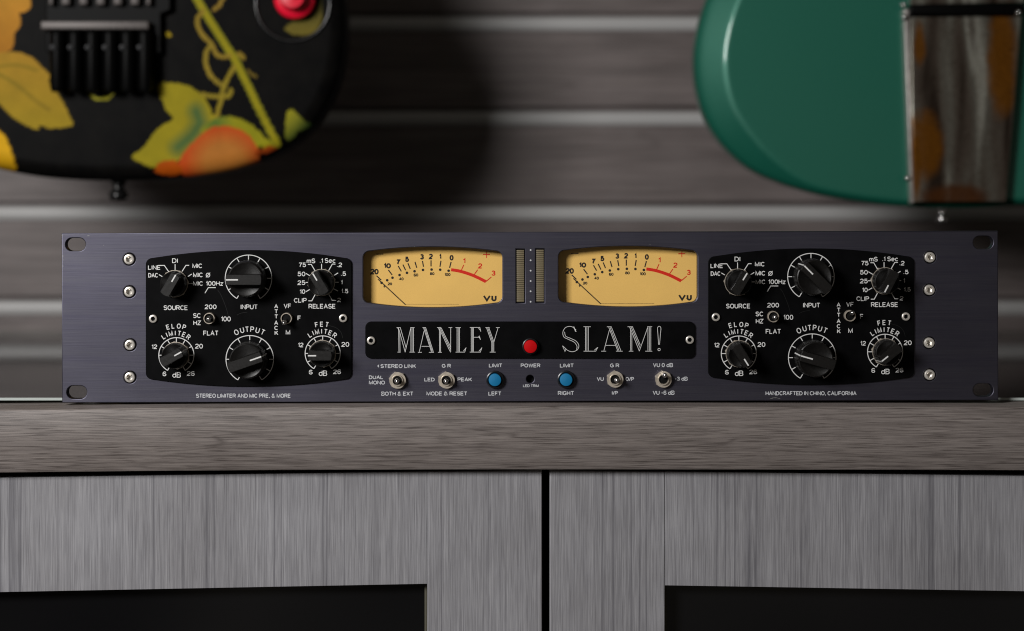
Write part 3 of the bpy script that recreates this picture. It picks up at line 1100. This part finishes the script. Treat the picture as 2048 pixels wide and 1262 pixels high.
# push buttons
bz = Acc()
bz.lathe([(17.9 * S, 0.0), (17.9 * S, 0.0016), (17.2 * S, 0.0024), (15.5 * S, 0.0026), (13.6 * S, 0.0022), (13.4 * S, 0.0010)], 40)
bezel_me = bz.mesh("push_button", MAT["bezel"], 35)
bc = Acc()
bc.lathe([(12.6 * S, 0.0008), (12.6 * S, 0.0034), (12.1 * S, 0.0039), (10 * S, 0.0041), (0, 0.0042)], 36)
for px, py, m, lab, sc in ((990, 758.7, "blue", "blue limit button", 1.0), (1131.9, 758.4, "blue", "blue limit button", 1.0), (1060.8, 691.8, "red", "red power button", 0.99)):
    x, z = U(px, py)
    b_ = link("push_button", bezel_me, unit, (x, -CP if m == "red" else 0.0, z), label=lab)
    b_.scale = (0.93 if m == "red" else 1, 1, 0.93 if m == "red" else 1)
    cap = link("button_cap", bc.mesh("button_cap", MAT[m], 35), b_)
    if m == "red":
        cap.scale = (1.12, 1, 1.12)

# meters
MY = 0.0075


def meter(off, label):
    d = Acc()
    lp = barrel(865.5, 147, 484, 494, 625, 614, 13, off)
    d.add([(p[0], MY, p[1]) for p in lp], [tuple(range(len(lp)))])
    # back of the card
    d.add([(p[0], MY + 0.0008, p[1]) for p in lp], [tuple(reversed(range(len(lp))))])
    m = link("vu_meter", d.mesh("vu_meter", MAT["dial"]), unit, label=label)
    wl = Acc()
    rim = [barrel(865.5, 139.6, 493.4, 503.4, 615.6, 604.6, 13, off), barrel(865.5, 147, 484, 494, 625, 614, 13, off)]
    nn = len(rim[0])
    vs_ = [(p[0], PT + 0.0001, p[1]) for p in rim[0]] + [(p[0], MY + 0.0002, p[1]) for p in rim[0]]
    wl.add(vs_, [(i, (i + 1) % nn, nn + (i + 1) % nn, nn + i) for i in range(nn)])
    link("meter_surround", wl.mesh("meter_surround", MAT["hole"]), m)
    o = (710, 480)
    k = 6.4
    T = Print(MY - 0.00004, off, MY)
    C = lambda x, y: (o[0] + x / k, o[1] + y / k)

    def tx(P_, s, x0_, x1_, y0_, y1_, b=2.9):
        P_.text(s, *(o[0] + x0_ / k, o[0] + x1_ / k, o[1] + y0_ / k, o[1] + y1_ / k), b)
    for s, q in (("20", (195, 303, 368, 442)), ("10", (365, 460, 296, 364)), ("7", (527, 578, 247, 318)), ("5", (640, 692, 212, 281)),
                 ("3", (832, 882, 180, 250)), ("2", (945, 997, 175, 247)), ("1", (1074, 1107, 178, 247)), ("0", (1210, 1262, 190, 263))):
        tx(T, s, *q)
    for s, q in (("0", (365, 387, 578, 608)), ("20", (418, 475, 543, 580)), ("40", (563, 622, 478, 517)), ("60", (750, 810, 428, 468)), ("80", (958, 1017, 412, 450)), ("100", (1145, 1222, 422, 462))):
        tx(T, s, *q, 1.5)
    for p, q in (((275, 457), (335, 513)), ((427, 383), (475, 447)), ((553, 332), (593, 402)), ((613, 315), (648, 388)), ((677, 297), (707, 370)),
                 ((768, 280), (790, 355)), ((863, 268), (877, 343)), ((973, 260), (973, 338)), ((1100, 265), (1087, 342)), ((1230, 280), (1210, 357))):
        T.line([C(*p), C(*q)], 2.3)
    for p in ((340, 548), (412, 515), (480, 483), (570, 448), (665, 420), (762, 400), (870, 383), (980, 378), (1090, 380), (1198, 393)):
        T.dot(*C(*p), 2.7)
    tx(T, "V", 1638, 1737, 703, 785, 3.6)
    tx(T, "U", 1745, 1812, 703, 785, 3.6)
    T.line([C(640, 822), C(1330, 822)], 0.5)
    T.line([C(268, 181), C(362, 181)], 1.6)
    link("scale_print", T.a.mesh("scale_print", MAT["ink"]), m)
    Rd = Print(MY - 0.00004, off, MY)
    for s, q in (("1", (1380, 1415, 232, 300)), ("2", (1575, 1628, 298, 365)), ("3", (1747, 1798, 390, 457))):
        tx(Rd, s, *q, 2.2)
    Rd.line([C(*p) for p in smooth([(1230, 380), (1355, 402), (1515, 455), (1675, 533)])], 6.2)
    for p, q in (((1392, 318), (1360, 390)), ((1570, 380), (1522, 448)), ((1745, 473), (1678, 530))):
        Rd.line([C(*p), C(*q)], 1.8)
    Rd.line([C(1640, 185), C(1728, 185)], 1.8)
    Rd.line([C(1684, 150), C(1684, 230)], 1.5)
    link("red_scale", Rd.a.mesh("red_scale", MAT["redink"]), m)
    nd = Acc()
    pa, pb = T.P(*C(293, 500)), T.P(*C(640, 823))
    nd.ribbon([pa, pb], 1.5 * S, MY - 0.0006)
    nd.ribbon([pa, pb], 1.5 * S, MY - 0.0004)
    link("needle", nd.mesh("needle", MAT["ink"]), m)
    g = Acc()
    lp2 = barrel(865.5, 141, 492, 502, 617, 606, 13, off)
    g.add([(p[0], 0.0021, p[1]) for p in lp2], [tuple(range(len(lp2)))])
    link("meter_window", g.mesh("meter_window", MAT["meterglass"]), m)


meter(METERS[0], "left amber meter with its needle at rest")
meter(METERS[1], "right amber meter with its needle at rest")

# unlit led columns
sg = Acc()
sg.box(-7.4 * S, 7.4 * S, -0.0007, 0.0007, -1.62 * S, 1.62 * S, 0, 0.0001)
seg_me = sg.mesh("led_segment", MAT["led"])
for px, py in LEDS:
    b_ = Acc()
    x, z = U(px, py)
    b_.box(-9.4 * S, 9.4 * S, 0.0010, 0.0055, -54.5 * S, 54.5 * S)
    lb = link("led_column", b_.mesh("led_column", MAT["hole"]), unit, (x, 0, z))
    for i in range(27):
        link("led_segment", seg_me, lb, (0, 0.0009, (52.0 - 104.0 * (i + 0.5) / 27) * S))
th_ = Acc()
x, z = U(1060.4, 758)
th_.lathe([(8.0 * S, 0.0), (8.0 * S, -0.003), (0, -0.0032)], 20)
link("trim_hole", th_.mesh("trim_hole", MAT["hole"]), unit, (x, 0.004, z))

# ------------------------------------------------------------------ guitars
GY = 0.300      # front faces of the guitars
GB = 0.345     # backs
kg = (D + GY) / F


def resample(pts, n):
    P = np.array(pts + [pts[0]])
    d = np.r_[0, np.cumsum(np.hypot(*np.diff(P, axis=0).T))]
    t = np.linspace(0, d[-1], n, endpoint=False)
    return np.c_[np.interp(t, d, P[:, 0]), np.interp(t, d, P[:, 1])]


def inside(P, poly):
    x, y = P[:, 0], P[:, 1]
    r = np.zeros(len(P), bool)
    q = np.array(poly)
    j = len(q) - 1
    for i in range(len(q)):
        c = ((q[i, 1] > y) != (q[j, 1] > y)) & (x < (q[j, 0] - q[i, 0]) * (y - q[i, 1]) / (q[j, 1] - q[i, 1] + 1e-12) + q[i, 0])
        r ^= c
        j = i
    return r


def seg_dist(P, line):
    d = np.full(len(P), 1e9)
    for (ax, ay), (bx, by) in zip(line[:-1], line[1:]):
        vx, vy = bx - ax, by - ay
        L2 = vx * vx + vy * vy + 1e-9
        t = np.clip(((P[:, 0] - ax) * vx + (P[:, 1] - ay) * vy) / L2, 0, 1)
        d = np.minimum(d, np.hypot(P[:, 0] - ax - t * vx, P[:, 1] - ay - t * vy))
    return d


def body_mesh(name, outline, center, nseg, rings, drop, mats, paint=None):
    """solid guitar body: rounded front, straight side, rounded back.
    drop(d, ang) = how far the front lies behind the face at pixel distance d from the outline"""
    O = resample(smooth(outline, 8, True), nseg)
    c = np.array(center, float)
    ts = 1 - np.linspace(0, 1, rings) ** 1.0
    # finer rings near the rim
    ts = np.r_[1, 0.9985, 0.996, 0.992, 0.987, 0.981, 0.974, 0.966, 0.957, np.linspace(0.948, 0.0, rings)]
    P = np.concatenate([c + (O - c) * t for t in ts[:-1]])
    d = seg_dist(P, [tuple(p) for p in O[::max(1, nseg // 240)]] + [tuple(O[0])])
    ang = np.arctan2(P[:, 0] - c[0], -(P[:, 1] - c[1]))
    y = GY + drop(d, ang, P)
    X = (P[:, 0] - 1024) * kg
    Z = HC - (P[:, 1] - HZ) * kg
    vs = [tuple(q) for q in np.c_[X, y, Z]]
    nr = len(ts) - 1
    fs = []
    for i in range(nr - 1):
        for k in range(nseg):
            k2 = (k + 1) % nseg
            fs.append((i * nseg + k, i * nseg + k2, (i + 1) * nseg + k2, (i + 1) * nseg + k))
    ci = len(vs)
    cd = seg_dist(np.array([c]), [tuple(p) for p in O])
    vs.append(((c[0] - 1024) * kg, GY, HC - (c[1] - HZ) * kg))
    for k in range(nseg):
        fs.append(((nr - 1) * nseg + k, (nr - 1) * nseg + (k + 1) % nseg, ci))
    # side and back
    b0 = len(vs)
    for yy, t in ((GB - 0.006, 1.0), (GB - 0.002, 0.996), (GB, 0.985)):
        Q = c + (O - c) * t
        vs += [((q[0] - 1024) * kg, yy, HC - (q[1] - HZ) * kg) for q in Q]
    for k in range(nseg):
        k2 = (k + 1) % nseg
        fs.append((k, b0 + k, b0 + k2, k2))
        for r_ in range(2):
            fs.append((b0 + r_ * nseg + k, b0 + (r_ + 1) * nseg + k, b0 + (r_ + 1) * nseg + k2, b0 + r_ * nseg + k2))
    fs.append(tuple(b0 + 2 * nseg + k for k in range(nseg)))
    me = bpy.data.meshes.new(name)
    me.from_pydata(vs, [], fs)
    bm_ = bmesh.new()
    bm_.from_mesh(me)
    bmesh.ops.recalc_face_normals(bm_, faces=bm_.faces[:])
    bm_.to_mesh(me)
    bm_.free()
    me.polygons.foreach_set("use_smooth", [True] * len(me.polygons))
    me.set_sharp_from_angle(angle=R(50))
    for m in mats:
        me.materials.append(m)
    if paint:
        cols = np.tile(np.array([0, 0, 0, 0.0]), (len(vs), 1))
        cols[:len(P)] = paint(P)
        at = me.color_attributes.new("print", "FLOAT_COLOR", "POINT")
        at.data.foreach_set("color", cols.astype(np.float32).ravel())
    return me


def gp(px, py, y):
    """pixel measured at the guitar face, placed at depth y"""
    return Vector(((px - 1024) * kg, y, HC - (py - HZ) * kg))


# ---- black guitar with printed vines
OUT_L = [(225, 361), (320, 359), (400, 351), (470, 338), (530, 318), (582, 290), (625, 253), (655, 208), (675, 160), (686, 110), (690, 55), (687, 0),
         (674, -60), (645, -120), (610, -180), (585, -250), (580, -330), (597, -420), (640, -520), (680, -600), (690, -690), (640, -730), (560, -690), (480, -605),
         (380, -565), (330, -560), (120, -560), (60, -600), (-20, -700), (-120, -800), (-200, -830), (-250, -790), (-250, -700), (-220, -600), (-190, -500),
         (-180, -400), (-195, -300), (-225, -200), (-255, -100), (-270, 0), (-260, 100), (-230, 185), (-170, 255), (-100, 303), (-20, 334), (60, 351), (140, 359)]


def srgb(c):
    c = np.array(c, float) / 255
    return np.where(c <= 0.04045, c / 12.92, ((c + 0.055) / 1.055) ** 2.4)


GAIN = 1.25


def paint_left(P):
    n_ = len(P)
    out = np.zeros((n_, 4))
    x, y = P[:, 0], P[:, 1]

    def poly(pts, c, c2=None, w=None, sm=True):
        m = inside(P, smooth(pts, 4, True) if sm else pts)
        cc = srgb(c) * GAIN
        base = np.tile(cc, (n_, 1))
        if c2 is not None:
            t = np.clip(w, 0, 1)[:, None]
            base = base * (1 - t) + srgb(c2) * GAIN * t
        out[m, :3] = base[m]
        out[m, 3] = 1

    def stroke(pts, w, c, c2=None):
        d = seg_dist(P, smooth(pts, 6))
        m = d < w / 2
        t = np.clip(d / (w / 2), 0, 1)[:, None]
        base = srgb(c) * GAIN * (1 - t) + srgb(c2 or c) * GAIN * t
        out[m, :3] = base[m]
        out[m, 3] = 1

    # pale petals, upper left
    poly([(-60, -40), (50, -30), (60, -5), (63, 9), (58, 19), (47, 26), (39, 26), (42, 40), (40, 54), (32, 62), (29, 76), (27, 93), (20, 102), (0, 106), (-70, 110)], (168, 120, 40), (150, 100, 30), (y + 20) / 120)
    poly([(-70, 110), (0, 105), (27, 103), (48, 107), (68, 117), (83, 132), (93, 142), (102, 152), (98, 163), (109, 175), (120, 194), (132, 214), (140, 233), (147, 247), (144, 252), (124, 256), (99, 257), (80, 251), (77, 260), (62, 256), (41, 245), (20, 231), (6, 216), (-40, 170)], (146, 112, 34), (140, 118, 30), (y - 110) / 140)
    stroke([(-20, 140), (10, 155), (40, 175), (70, 200), (98, 220)], 9, (112, 95, 26), (138, 112, 32))
    stroke([(-10, 135), (20, 130), (50, 133), (75, 142)], 8, (116, 95, 26), (138, 112, 32))
    poly([(-40, 240), (0, 262), (12, 275), (21, 295), (28, 316), (31, 336), (21, 345), (0, 345), (-40, 330)], (196, 150, 24), (140, 105, 14), (y - 300) / 40)
    # leaf pair over the fruit
    poly([(316, 168), (350, 166), (378, 172), (402, 188), (418, 210), (426, 228), (438, 242), (416, 262), (388, 284), (369, 302), (362, 316), (355, 324), (334, 321), (313, 333), (295, 333), (281, 326), (264, 314), (281, 298), (295, 284), (309, 263), (330, 247), (346, 238), (332, 221), (323, 200)], (134, 122, 26), (60, 88, 50), 1.0 - seg_dist(P, [(392, 222), (400, 245), (385, 270), (355, 295)]) / 26)
    poly([(400, 262), (420, 243), (437, 234), (455, 232), (472, 234), (490, 241), (506, 251), (521, 264), (533, 276), (548, 286), (536, 294), (512, 292), (490, 280), (450, 270), (420, 280)], (128, 124, 24), (70, 96, 40), 1.0 - np.hypot(x - 430, y - 246) / 40)
    # fruit
    fr = np.clip((np.hypot((x - 448) / 82, (y - 322) / 72) - 0.45) / 0.5, 0, 1)
    poly([(356, 330), (363, 314), (370, 301), (388, 283), (404, 267), (422, 256), (446, 252), (471, 256), (493, 267), (507, 282), (517, 302), (518, 318), (510, 340), (470, 356), (400, 358), (362, 350)], (158, 100, 42), (168, 66, 24), fr)
    poly([(308, 345), (316, 328), (330, 321), (348, 321), (358, 329), (362, 345), (340, 352)], (150, 66, 12))
    stroke([(514, 306), (535, 300), (556, 290)], 10, (128, 52, 16))
    # main stem and tendrils
    stroke([(375, -40), (395, 0), (430, 57), (467, 115), (479, 137), (500, 180), (522, 226), (546, 272), (554, 287)], 17, (140, 128, 22), (105, 105, 28))
    stroke([(447, -6), (439, 10), (428, 19)], 9, (128, 104, 40))
    stroke([(405, 22), (395, 38), (398, 58), (410, 76), (422, 86), (427, 97), (435, 110), (447, 114), (460, 112)], 9.5, (124, 104, 36))
    stroke([(422, 88), (412, 107), (412, 128), (420, 148), (433, 163), (446, 172)], 10, (126, 108, 36))
    stroke([(468, 134), (455, 157), (447, 177), (441, 202), (434, 230)], 10, (128, 112, 34))
    stroke([(404, 188), (422, 192), (443, 193), (457, 191), (462, 181)], 10, (128, 112, 34))
    stroke([(478, 108), (486, 114)], 12, (124, 104, 34))
    stroke([(496, 140), (503, 148), (512, 152)], 7, (100, 84, 30))
    poly([(578, 218), (613, 243), (622, 252), (600, 262), (577, 282), (570, 264)], (136, 130, 30), (40, 62, 30), (x - 575 + (y - 220)) / 75)
    poly([(171, 180), (190, 193), (206, 194), (229, 186), (220, 198), (205, 202), (186, 198)], (150, 145, 40))
    poly([(568, 60), (579, 47), (598, 41), (624, 31), (637, 6), (644, 0), (644, 41), (635, 62), (618, 71), (587, 70)], (96, 86, 34), (60, 58, 30), (60 - y) / 60)
    stroke([(334, 67), (339, 71)], 9, (140, 120, 20))
    # further leaves above the picture's edge
    poly([(-150, -260), (-60, -300), (20, -260), (40, -190), (0, -130), (-80, -110), (-150, -160)], (140, 120, 30))
    poly([(420, -330), (500, -360), (560, -300), (540, -220), (460, -200), (410, -250)], (134, 122, 26))
    return out


def print_mat():
    m, nt, b = nodes("printed black lacquer")
    at = nt.nodes.new("ShaderNodeAttribute")
    at.attribute_name = "print"
    tc = nt.nodes.new("ShaderNodeTexCoord")
    n1 = noise(nt, tc.outputs["Object"], (60, 60, 60), 5, 0.65)
    blk = ramp(nt, n1, [(0.3, (0.0018, 0.0018, 0.002)), (0.7, (0.0055, 0.005, 0.0045))])
    var = ramp(nt, n1, [(0.25, (0.82, 0.84, 0.86)), (0.75, (1.15, 1.12, 1.1))])
    cc = mix(nt, at.outputs["Color"], var, 1.0, "MULTIPLY")
    c = mix(nt, blk, cc, at.outputs["Alpha"])
    nt.links.new(c, b.inputs["Base Color"])
    b.inputs["Roughness"].default_value = 0.42
    b.inputs["Specular IOR Level"].default_value = 0.025
    return m


def drop_left(d, ang, P):
    r = 34.0
    t = np.clip(1 - d / r, 0, 1)
    return 0.010 * (1 - np.sqrt(np.clip(1 - t ** 2.4, 0, 1)))


gl_root = empty("black_guitar", tuple(gp(225, 361, GY + 0.02)), "black electric guitar printed with yellow leaves, vines and an orange fruit", "guitar")
GL0 = Vector(gl_root.location)


def gpart(name, me, root, origin, **k):
    return link(name, me, root, tuple(-origin), **k)


lb_me = body_mesh("body", OUT_L, (215, -150), 980, 170, drop_left, [print_mat()], paint_left)
gpart("body", lb_me, gl_root, GL0)


def g_x(px): return (px - 1024) * kg
def g_z(py): return HC - (py - HZ) * kg


# bridge: base plate, string clamp bar, saddles, fine tuners
bp_ = Acc()
bp_.plate([[(g_x(98), g_z(-120)), (g_x(345), g_z(-120)), (g_x(345), g_z(22)), (g_x(326), g_z(30)), (g_x(326), g_z(108)), (g_x(308), g_z(112)), (g_x(308), g_z(180)), (g_x(112), g_z(180)), (g_x(112), g_z(108)), (g_x(96), g_z(104)), (g_x(96), g_z(10))]], GY - 0.007, GY + 0.0005, 0.001)
bridge = gpart("bridge", bp_.mesh("bridge", MAT["hard"]), gl_root, GL0)
cb = Acc()
cb.box(g_x(92), g_x(306), GY - 0.016, GY - 0.0072, g_z(63), g_z(46), 0, 0.001)
link("clamp_bar", cb.mesh("clamp_bar", MAT["silver"]), bridge)
sd = Acc()
sd.box(-9 * kg, 9 * kg, -0.006, 0.0, -34 * kg, 30 * kg, 0, 0.0012)
sd_me = sd.mesh("saddle", MAT["silver"])
ft = Acc()
prf = [(0, -66 * kg), (9 * kg, -65 * kg), (14 * kg, -60 * kg), (15.5 * kg, -52 * kg), (15.5 * kg, 50 * kg), (12 * kg, 60 * kg)]
ft.lathe([(r_, h_) for r_, h_ in reversed(prf)], 20)
ft_me = ft.mesh("fine_tuner", MAT["hard"])
for px in (111, 140, 175, 209, 243, 277, 304):
    o = link("saddle", sd_me, bridge, (g_x(px), GY - 0.0075, g_z(-20)))
    o.scale = (0.5 if px in (111, 304) else 1, 1, 1)
for i in range(6):
    link("fine_tuner", ft_me, bridge, (g_x(124 + 34.6 * i), GY - 0.0125, g_z(126)), (R(90), 0, 0))
ts = Acc()
ts.lathe([(5.5 * kg, 0), (5.0 * kg, 0.001), (0, 0.0016)], 16)
ts_me = ts.mesh("tuner_screw", MAT["tuner"])
for i in range(6):
    link("tuner_screw", ts_me, bridge, (g_x(118 + 34.2 * i), GY - 0.0176, g_z(99)))
st_ = Acc()
for i in range(6):
    px = 122 + 34 * i
    st_.box(g_x(px) - 0.0006, g_x(px) + 0.0006, GY - 0.013, GY - 0.0128, g_z(-10), g_z(-150))
link("strings", st_.mesh("strings", MAT["silver"]), bridge)

# red knob standing in a dished ring
kb = Acc()
kb.lathe([(41 * kg, 0.0), (42 * kg, 0.003), (40 * kg, 0.008), (33 * kg, 0.0095), (27 * kg, 0.010), (25 * kg, 0.017), (22 * kg, 0.0185), (0, 0.019)], 40)
rk = gpart("volume_knob", kb.mesh("volume_knob", MAT["redknob"], 40), gl_root, GL0 - gp(591, -1, GY - 0.0005))
rg = Acc()
rr, rc = 74 * kg, 4.2 * kg
vs, fs = [], []
for i in range(64):
    for j in range(10):
        t, u = 2 * math.pi * i / 64, 2 * math.pi * j / 10
        vs.append(((rr + rc * math.cos(u)) * math.cos(t), -rc * 0.9 * math.sin(u), (rr + rc * math.cos(u)) * math.sin(t)))
for i in range(64):
    for j in range(10):
        i2, j2 = (i + 1) % 64, (j + 1) % 10
        fs.append((i * 10 + j, i2 * 10 + j, i2 * 10 + j2, i * 10 + j2))
rg.add(vs, fs, 0, True)
gpart("knob_ring", rg.mesh("knob_ring", MAT["gloss"]), gl_root, GL0 - gp(586, 8, GY - 0.0002))


def strap_button(root, origin, px, py0, py1, r0, mat):
    q = Acc()
    h = (py1 - py0) * kg
    q.lathe([(r0 * 1.2, -0.004), (r0 * 1.0, 0.0), (r0 * 0.62, h * 0.35), (r0 * 0.66, h * 0.55), (r0 * 1.0, h * 0.66), (r0 * 1.05, h * 0.85), (r0 * 0.8, h), (0, h * 1.02)], 24)
    o = gpart("strap_button", q.mesh("strap_button", mat, 60), root, origin - gp(px, py0, GY + 0.022))
    o.rotation_euler = (R(90), 0, 0)
    return o


strap_button(gl_root, GL0, 224, 356, 400, 19 * kg, MAT["gloss"])

# ---- green guitar with engraved metal plate
OUT_R = [(1897, 416), (1800, 412), (1720, 403), (1640, 388), (1560, 363), (1500, 333), (1450, 287), (1418, 237), (1400, 180), (1394, 115), (1402, 50), (1424, -20),
         (1460, -90), (1497, -160), (1522, -240), (1526, -320), (1510, -400), (1480, -480), (1470, -560), (1500, -640), (1570, -680), (1650, -640), (1740, -570),
         (1830, -530), (1960, -530), (2050, -580), (2150, -680), (2240, -700), (2290, -640), (2290, -520), (2270, -400), (2265, -300), (2290, -200),
         (2340, -110), (2385, -20), (2402, 70), (2395, 170), (2365, 250), (2300, 320), (2210, 371), (2110, 400), (2000, 413)]


def drop_right(d, ang, P):
    # arm bevel: broad on the left flank, narrow along the bottom
    x, y = P[:, 0], P[:, 1]
    side = np.clip((1640 - x) / 170, 0, 1)
    side = side * side * (3 - 2 * side)
    low = np.clip((y - 60) / 330, 0, 1)
    wdt = 12 + 50 * side * (1 - 0.12 * low)
    dep = 0.003 + 0.0098 * side
    t = np.clip(1 - d / wdt, 0, 1)
    soft = 0.0018 * np.exp(-d / 4.0)
    # straight slope with a softened crease
    s_ = np.where(t > 0.12, t - 0.06, t * t / 0.24)
    return dep * s_ + soft


def green_mat():
    m, nt, b = nodes("metallic green lacquer")
    tc = nt.nodes.new("ShaderNodeTexCoord")
    n1 = noise(nt, tc.outputs["Object"], (900, 900, 900), 2, 0.5)
    c = ramp(nt, n1, [(0.3, (0.006, 0.112, 0.072)), (0.7, (0.009, 0.134, 0.087))])
    nt.links.new(c, b.inputs["Base Color"])
    b.inputs["Roughness"].default_value = 0.45
    b.inputs["Metallic"].default_value = 0.30
    b.inputs["Coat Weight"].default_value = 0.5
    b.inputs["Coat Roughness"].default_value = 0.09
    return m


gr_root = empty("green_guitar", tuple(gp(1897, 416, GY + 0.02)), "glossy green electric guitar with an engraved metal cover plate, hanging on the slatted wall", "guitar")
GR0 = Vector(gr_root.location)
rb_me = body_mesh("body", OUT_R, (1880, -140), 520, 90, drop_right, [green_mat()])
gpart("body", rb_me, gr_root, GR0)


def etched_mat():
    m, nt, b = nodes("etched plate painted reflections")
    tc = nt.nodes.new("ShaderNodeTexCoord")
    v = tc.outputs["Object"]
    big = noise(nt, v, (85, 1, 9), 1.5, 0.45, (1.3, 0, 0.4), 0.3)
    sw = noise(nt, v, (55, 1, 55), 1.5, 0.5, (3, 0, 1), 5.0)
    c = ramp(nt, big, [(0.30, (0.045, 0.032, 0.024)), (0.42, (0.13, 0.105, 0.085)), (0.54, (0.20, 0.19, 0.16)), (0.64, (0.50, 0.50, 0.44)), (0.78, (0.14, 0.12, 0.10))])  # brown and grey columns: mirrored room put into the base colour
    # amber room reflections painted in: one long tongue, smaller patches near the lower corner
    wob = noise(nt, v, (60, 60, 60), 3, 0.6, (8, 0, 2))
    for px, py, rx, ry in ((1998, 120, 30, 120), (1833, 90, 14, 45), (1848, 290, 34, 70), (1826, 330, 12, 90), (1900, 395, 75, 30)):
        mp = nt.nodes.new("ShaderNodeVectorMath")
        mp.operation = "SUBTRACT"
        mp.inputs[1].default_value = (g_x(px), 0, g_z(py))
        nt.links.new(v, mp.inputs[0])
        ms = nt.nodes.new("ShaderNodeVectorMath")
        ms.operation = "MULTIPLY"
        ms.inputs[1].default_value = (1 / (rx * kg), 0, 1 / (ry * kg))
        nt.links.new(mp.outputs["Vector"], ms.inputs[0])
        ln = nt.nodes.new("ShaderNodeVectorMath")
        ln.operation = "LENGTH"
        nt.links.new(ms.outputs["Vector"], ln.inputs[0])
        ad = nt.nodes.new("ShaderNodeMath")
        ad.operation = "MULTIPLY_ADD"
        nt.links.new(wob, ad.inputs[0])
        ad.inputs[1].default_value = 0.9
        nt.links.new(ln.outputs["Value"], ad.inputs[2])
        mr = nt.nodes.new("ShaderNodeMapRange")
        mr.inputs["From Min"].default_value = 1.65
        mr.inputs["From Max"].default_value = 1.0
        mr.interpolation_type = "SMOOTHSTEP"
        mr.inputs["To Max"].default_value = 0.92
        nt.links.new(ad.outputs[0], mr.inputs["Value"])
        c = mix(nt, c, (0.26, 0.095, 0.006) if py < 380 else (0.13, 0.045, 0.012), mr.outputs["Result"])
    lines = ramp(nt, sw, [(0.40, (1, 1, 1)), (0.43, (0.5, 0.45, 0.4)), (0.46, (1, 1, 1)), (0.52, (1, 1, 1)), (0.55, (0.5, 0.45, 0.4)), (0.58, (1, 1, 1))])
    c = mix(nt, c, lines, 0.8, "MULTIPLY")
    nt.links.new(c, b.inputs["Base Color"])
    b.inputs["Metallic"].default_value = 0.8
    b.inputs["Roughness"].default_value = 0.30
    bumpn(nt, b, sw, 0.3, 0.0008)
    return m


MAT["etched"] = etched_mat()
pl = Acc()
ex = [(1816, 36), (2036, 32), (2022, 220), (2006, 404), (1823, 404), (1818, 220)]
YP = GY - 0.009
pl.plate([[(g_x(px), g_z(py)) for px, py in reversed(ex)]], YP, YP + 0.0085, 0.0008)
plate = gpart("cover_plate", pl.mesh("cover_plate", MAT["etched"], 25), gr_root, GR0, label="engraved metal cover plate with painted room reflections")
ed = Acc()
ed.plate([[(g_x(px), g_z(py)) for px, py in ((1803, 20), (1814, 20), (1818, 220), (1824, 406), (1817, 407), (1810, 220))]], YP + 0.0005, GY + 0.001, 0.0010)
link("plate_edge", ed.mesh("plate_edge", MAT["edgechrome"]), plate)
bar = Acc()
bar.box(g_x(1812), g_x(2040), YP - 0.006, YP + 0.006, g_z(33), g_z(13), 0, 0.001)
link("cover_bar", bar.mesh("cover_bar", MAT["hard"]), plate)
up = Acc()
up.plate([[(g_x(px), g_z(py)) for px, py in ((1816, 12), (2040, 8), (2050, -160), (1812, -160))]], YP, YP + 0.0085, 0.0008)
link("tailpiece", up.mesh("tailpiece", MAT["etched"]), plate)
sc_ = Acc()
sc_.lathe([(6.0 * kg, 0.0), (6.0 * kg, 0.0010), (4.5 * kg, 0.0020), (0, 0.0026)], 20)
sc_me = sc_.mesh("plate_screw", MAT["chrome"], 50)
for px, py, yy in ((1803, 38, YP + 0.0005), (1801, 12, YP + 0.0005), (2025, 30, YP - 0.006), (1809, 357, YP + 0.0005)):
    link("plate_screw", sc_me, plate, tuple(gp(px, py, yy)))
strap_button(gr_root, GR0, 1898, 412, 446, 9.5 * kg, MAT["chrome"])
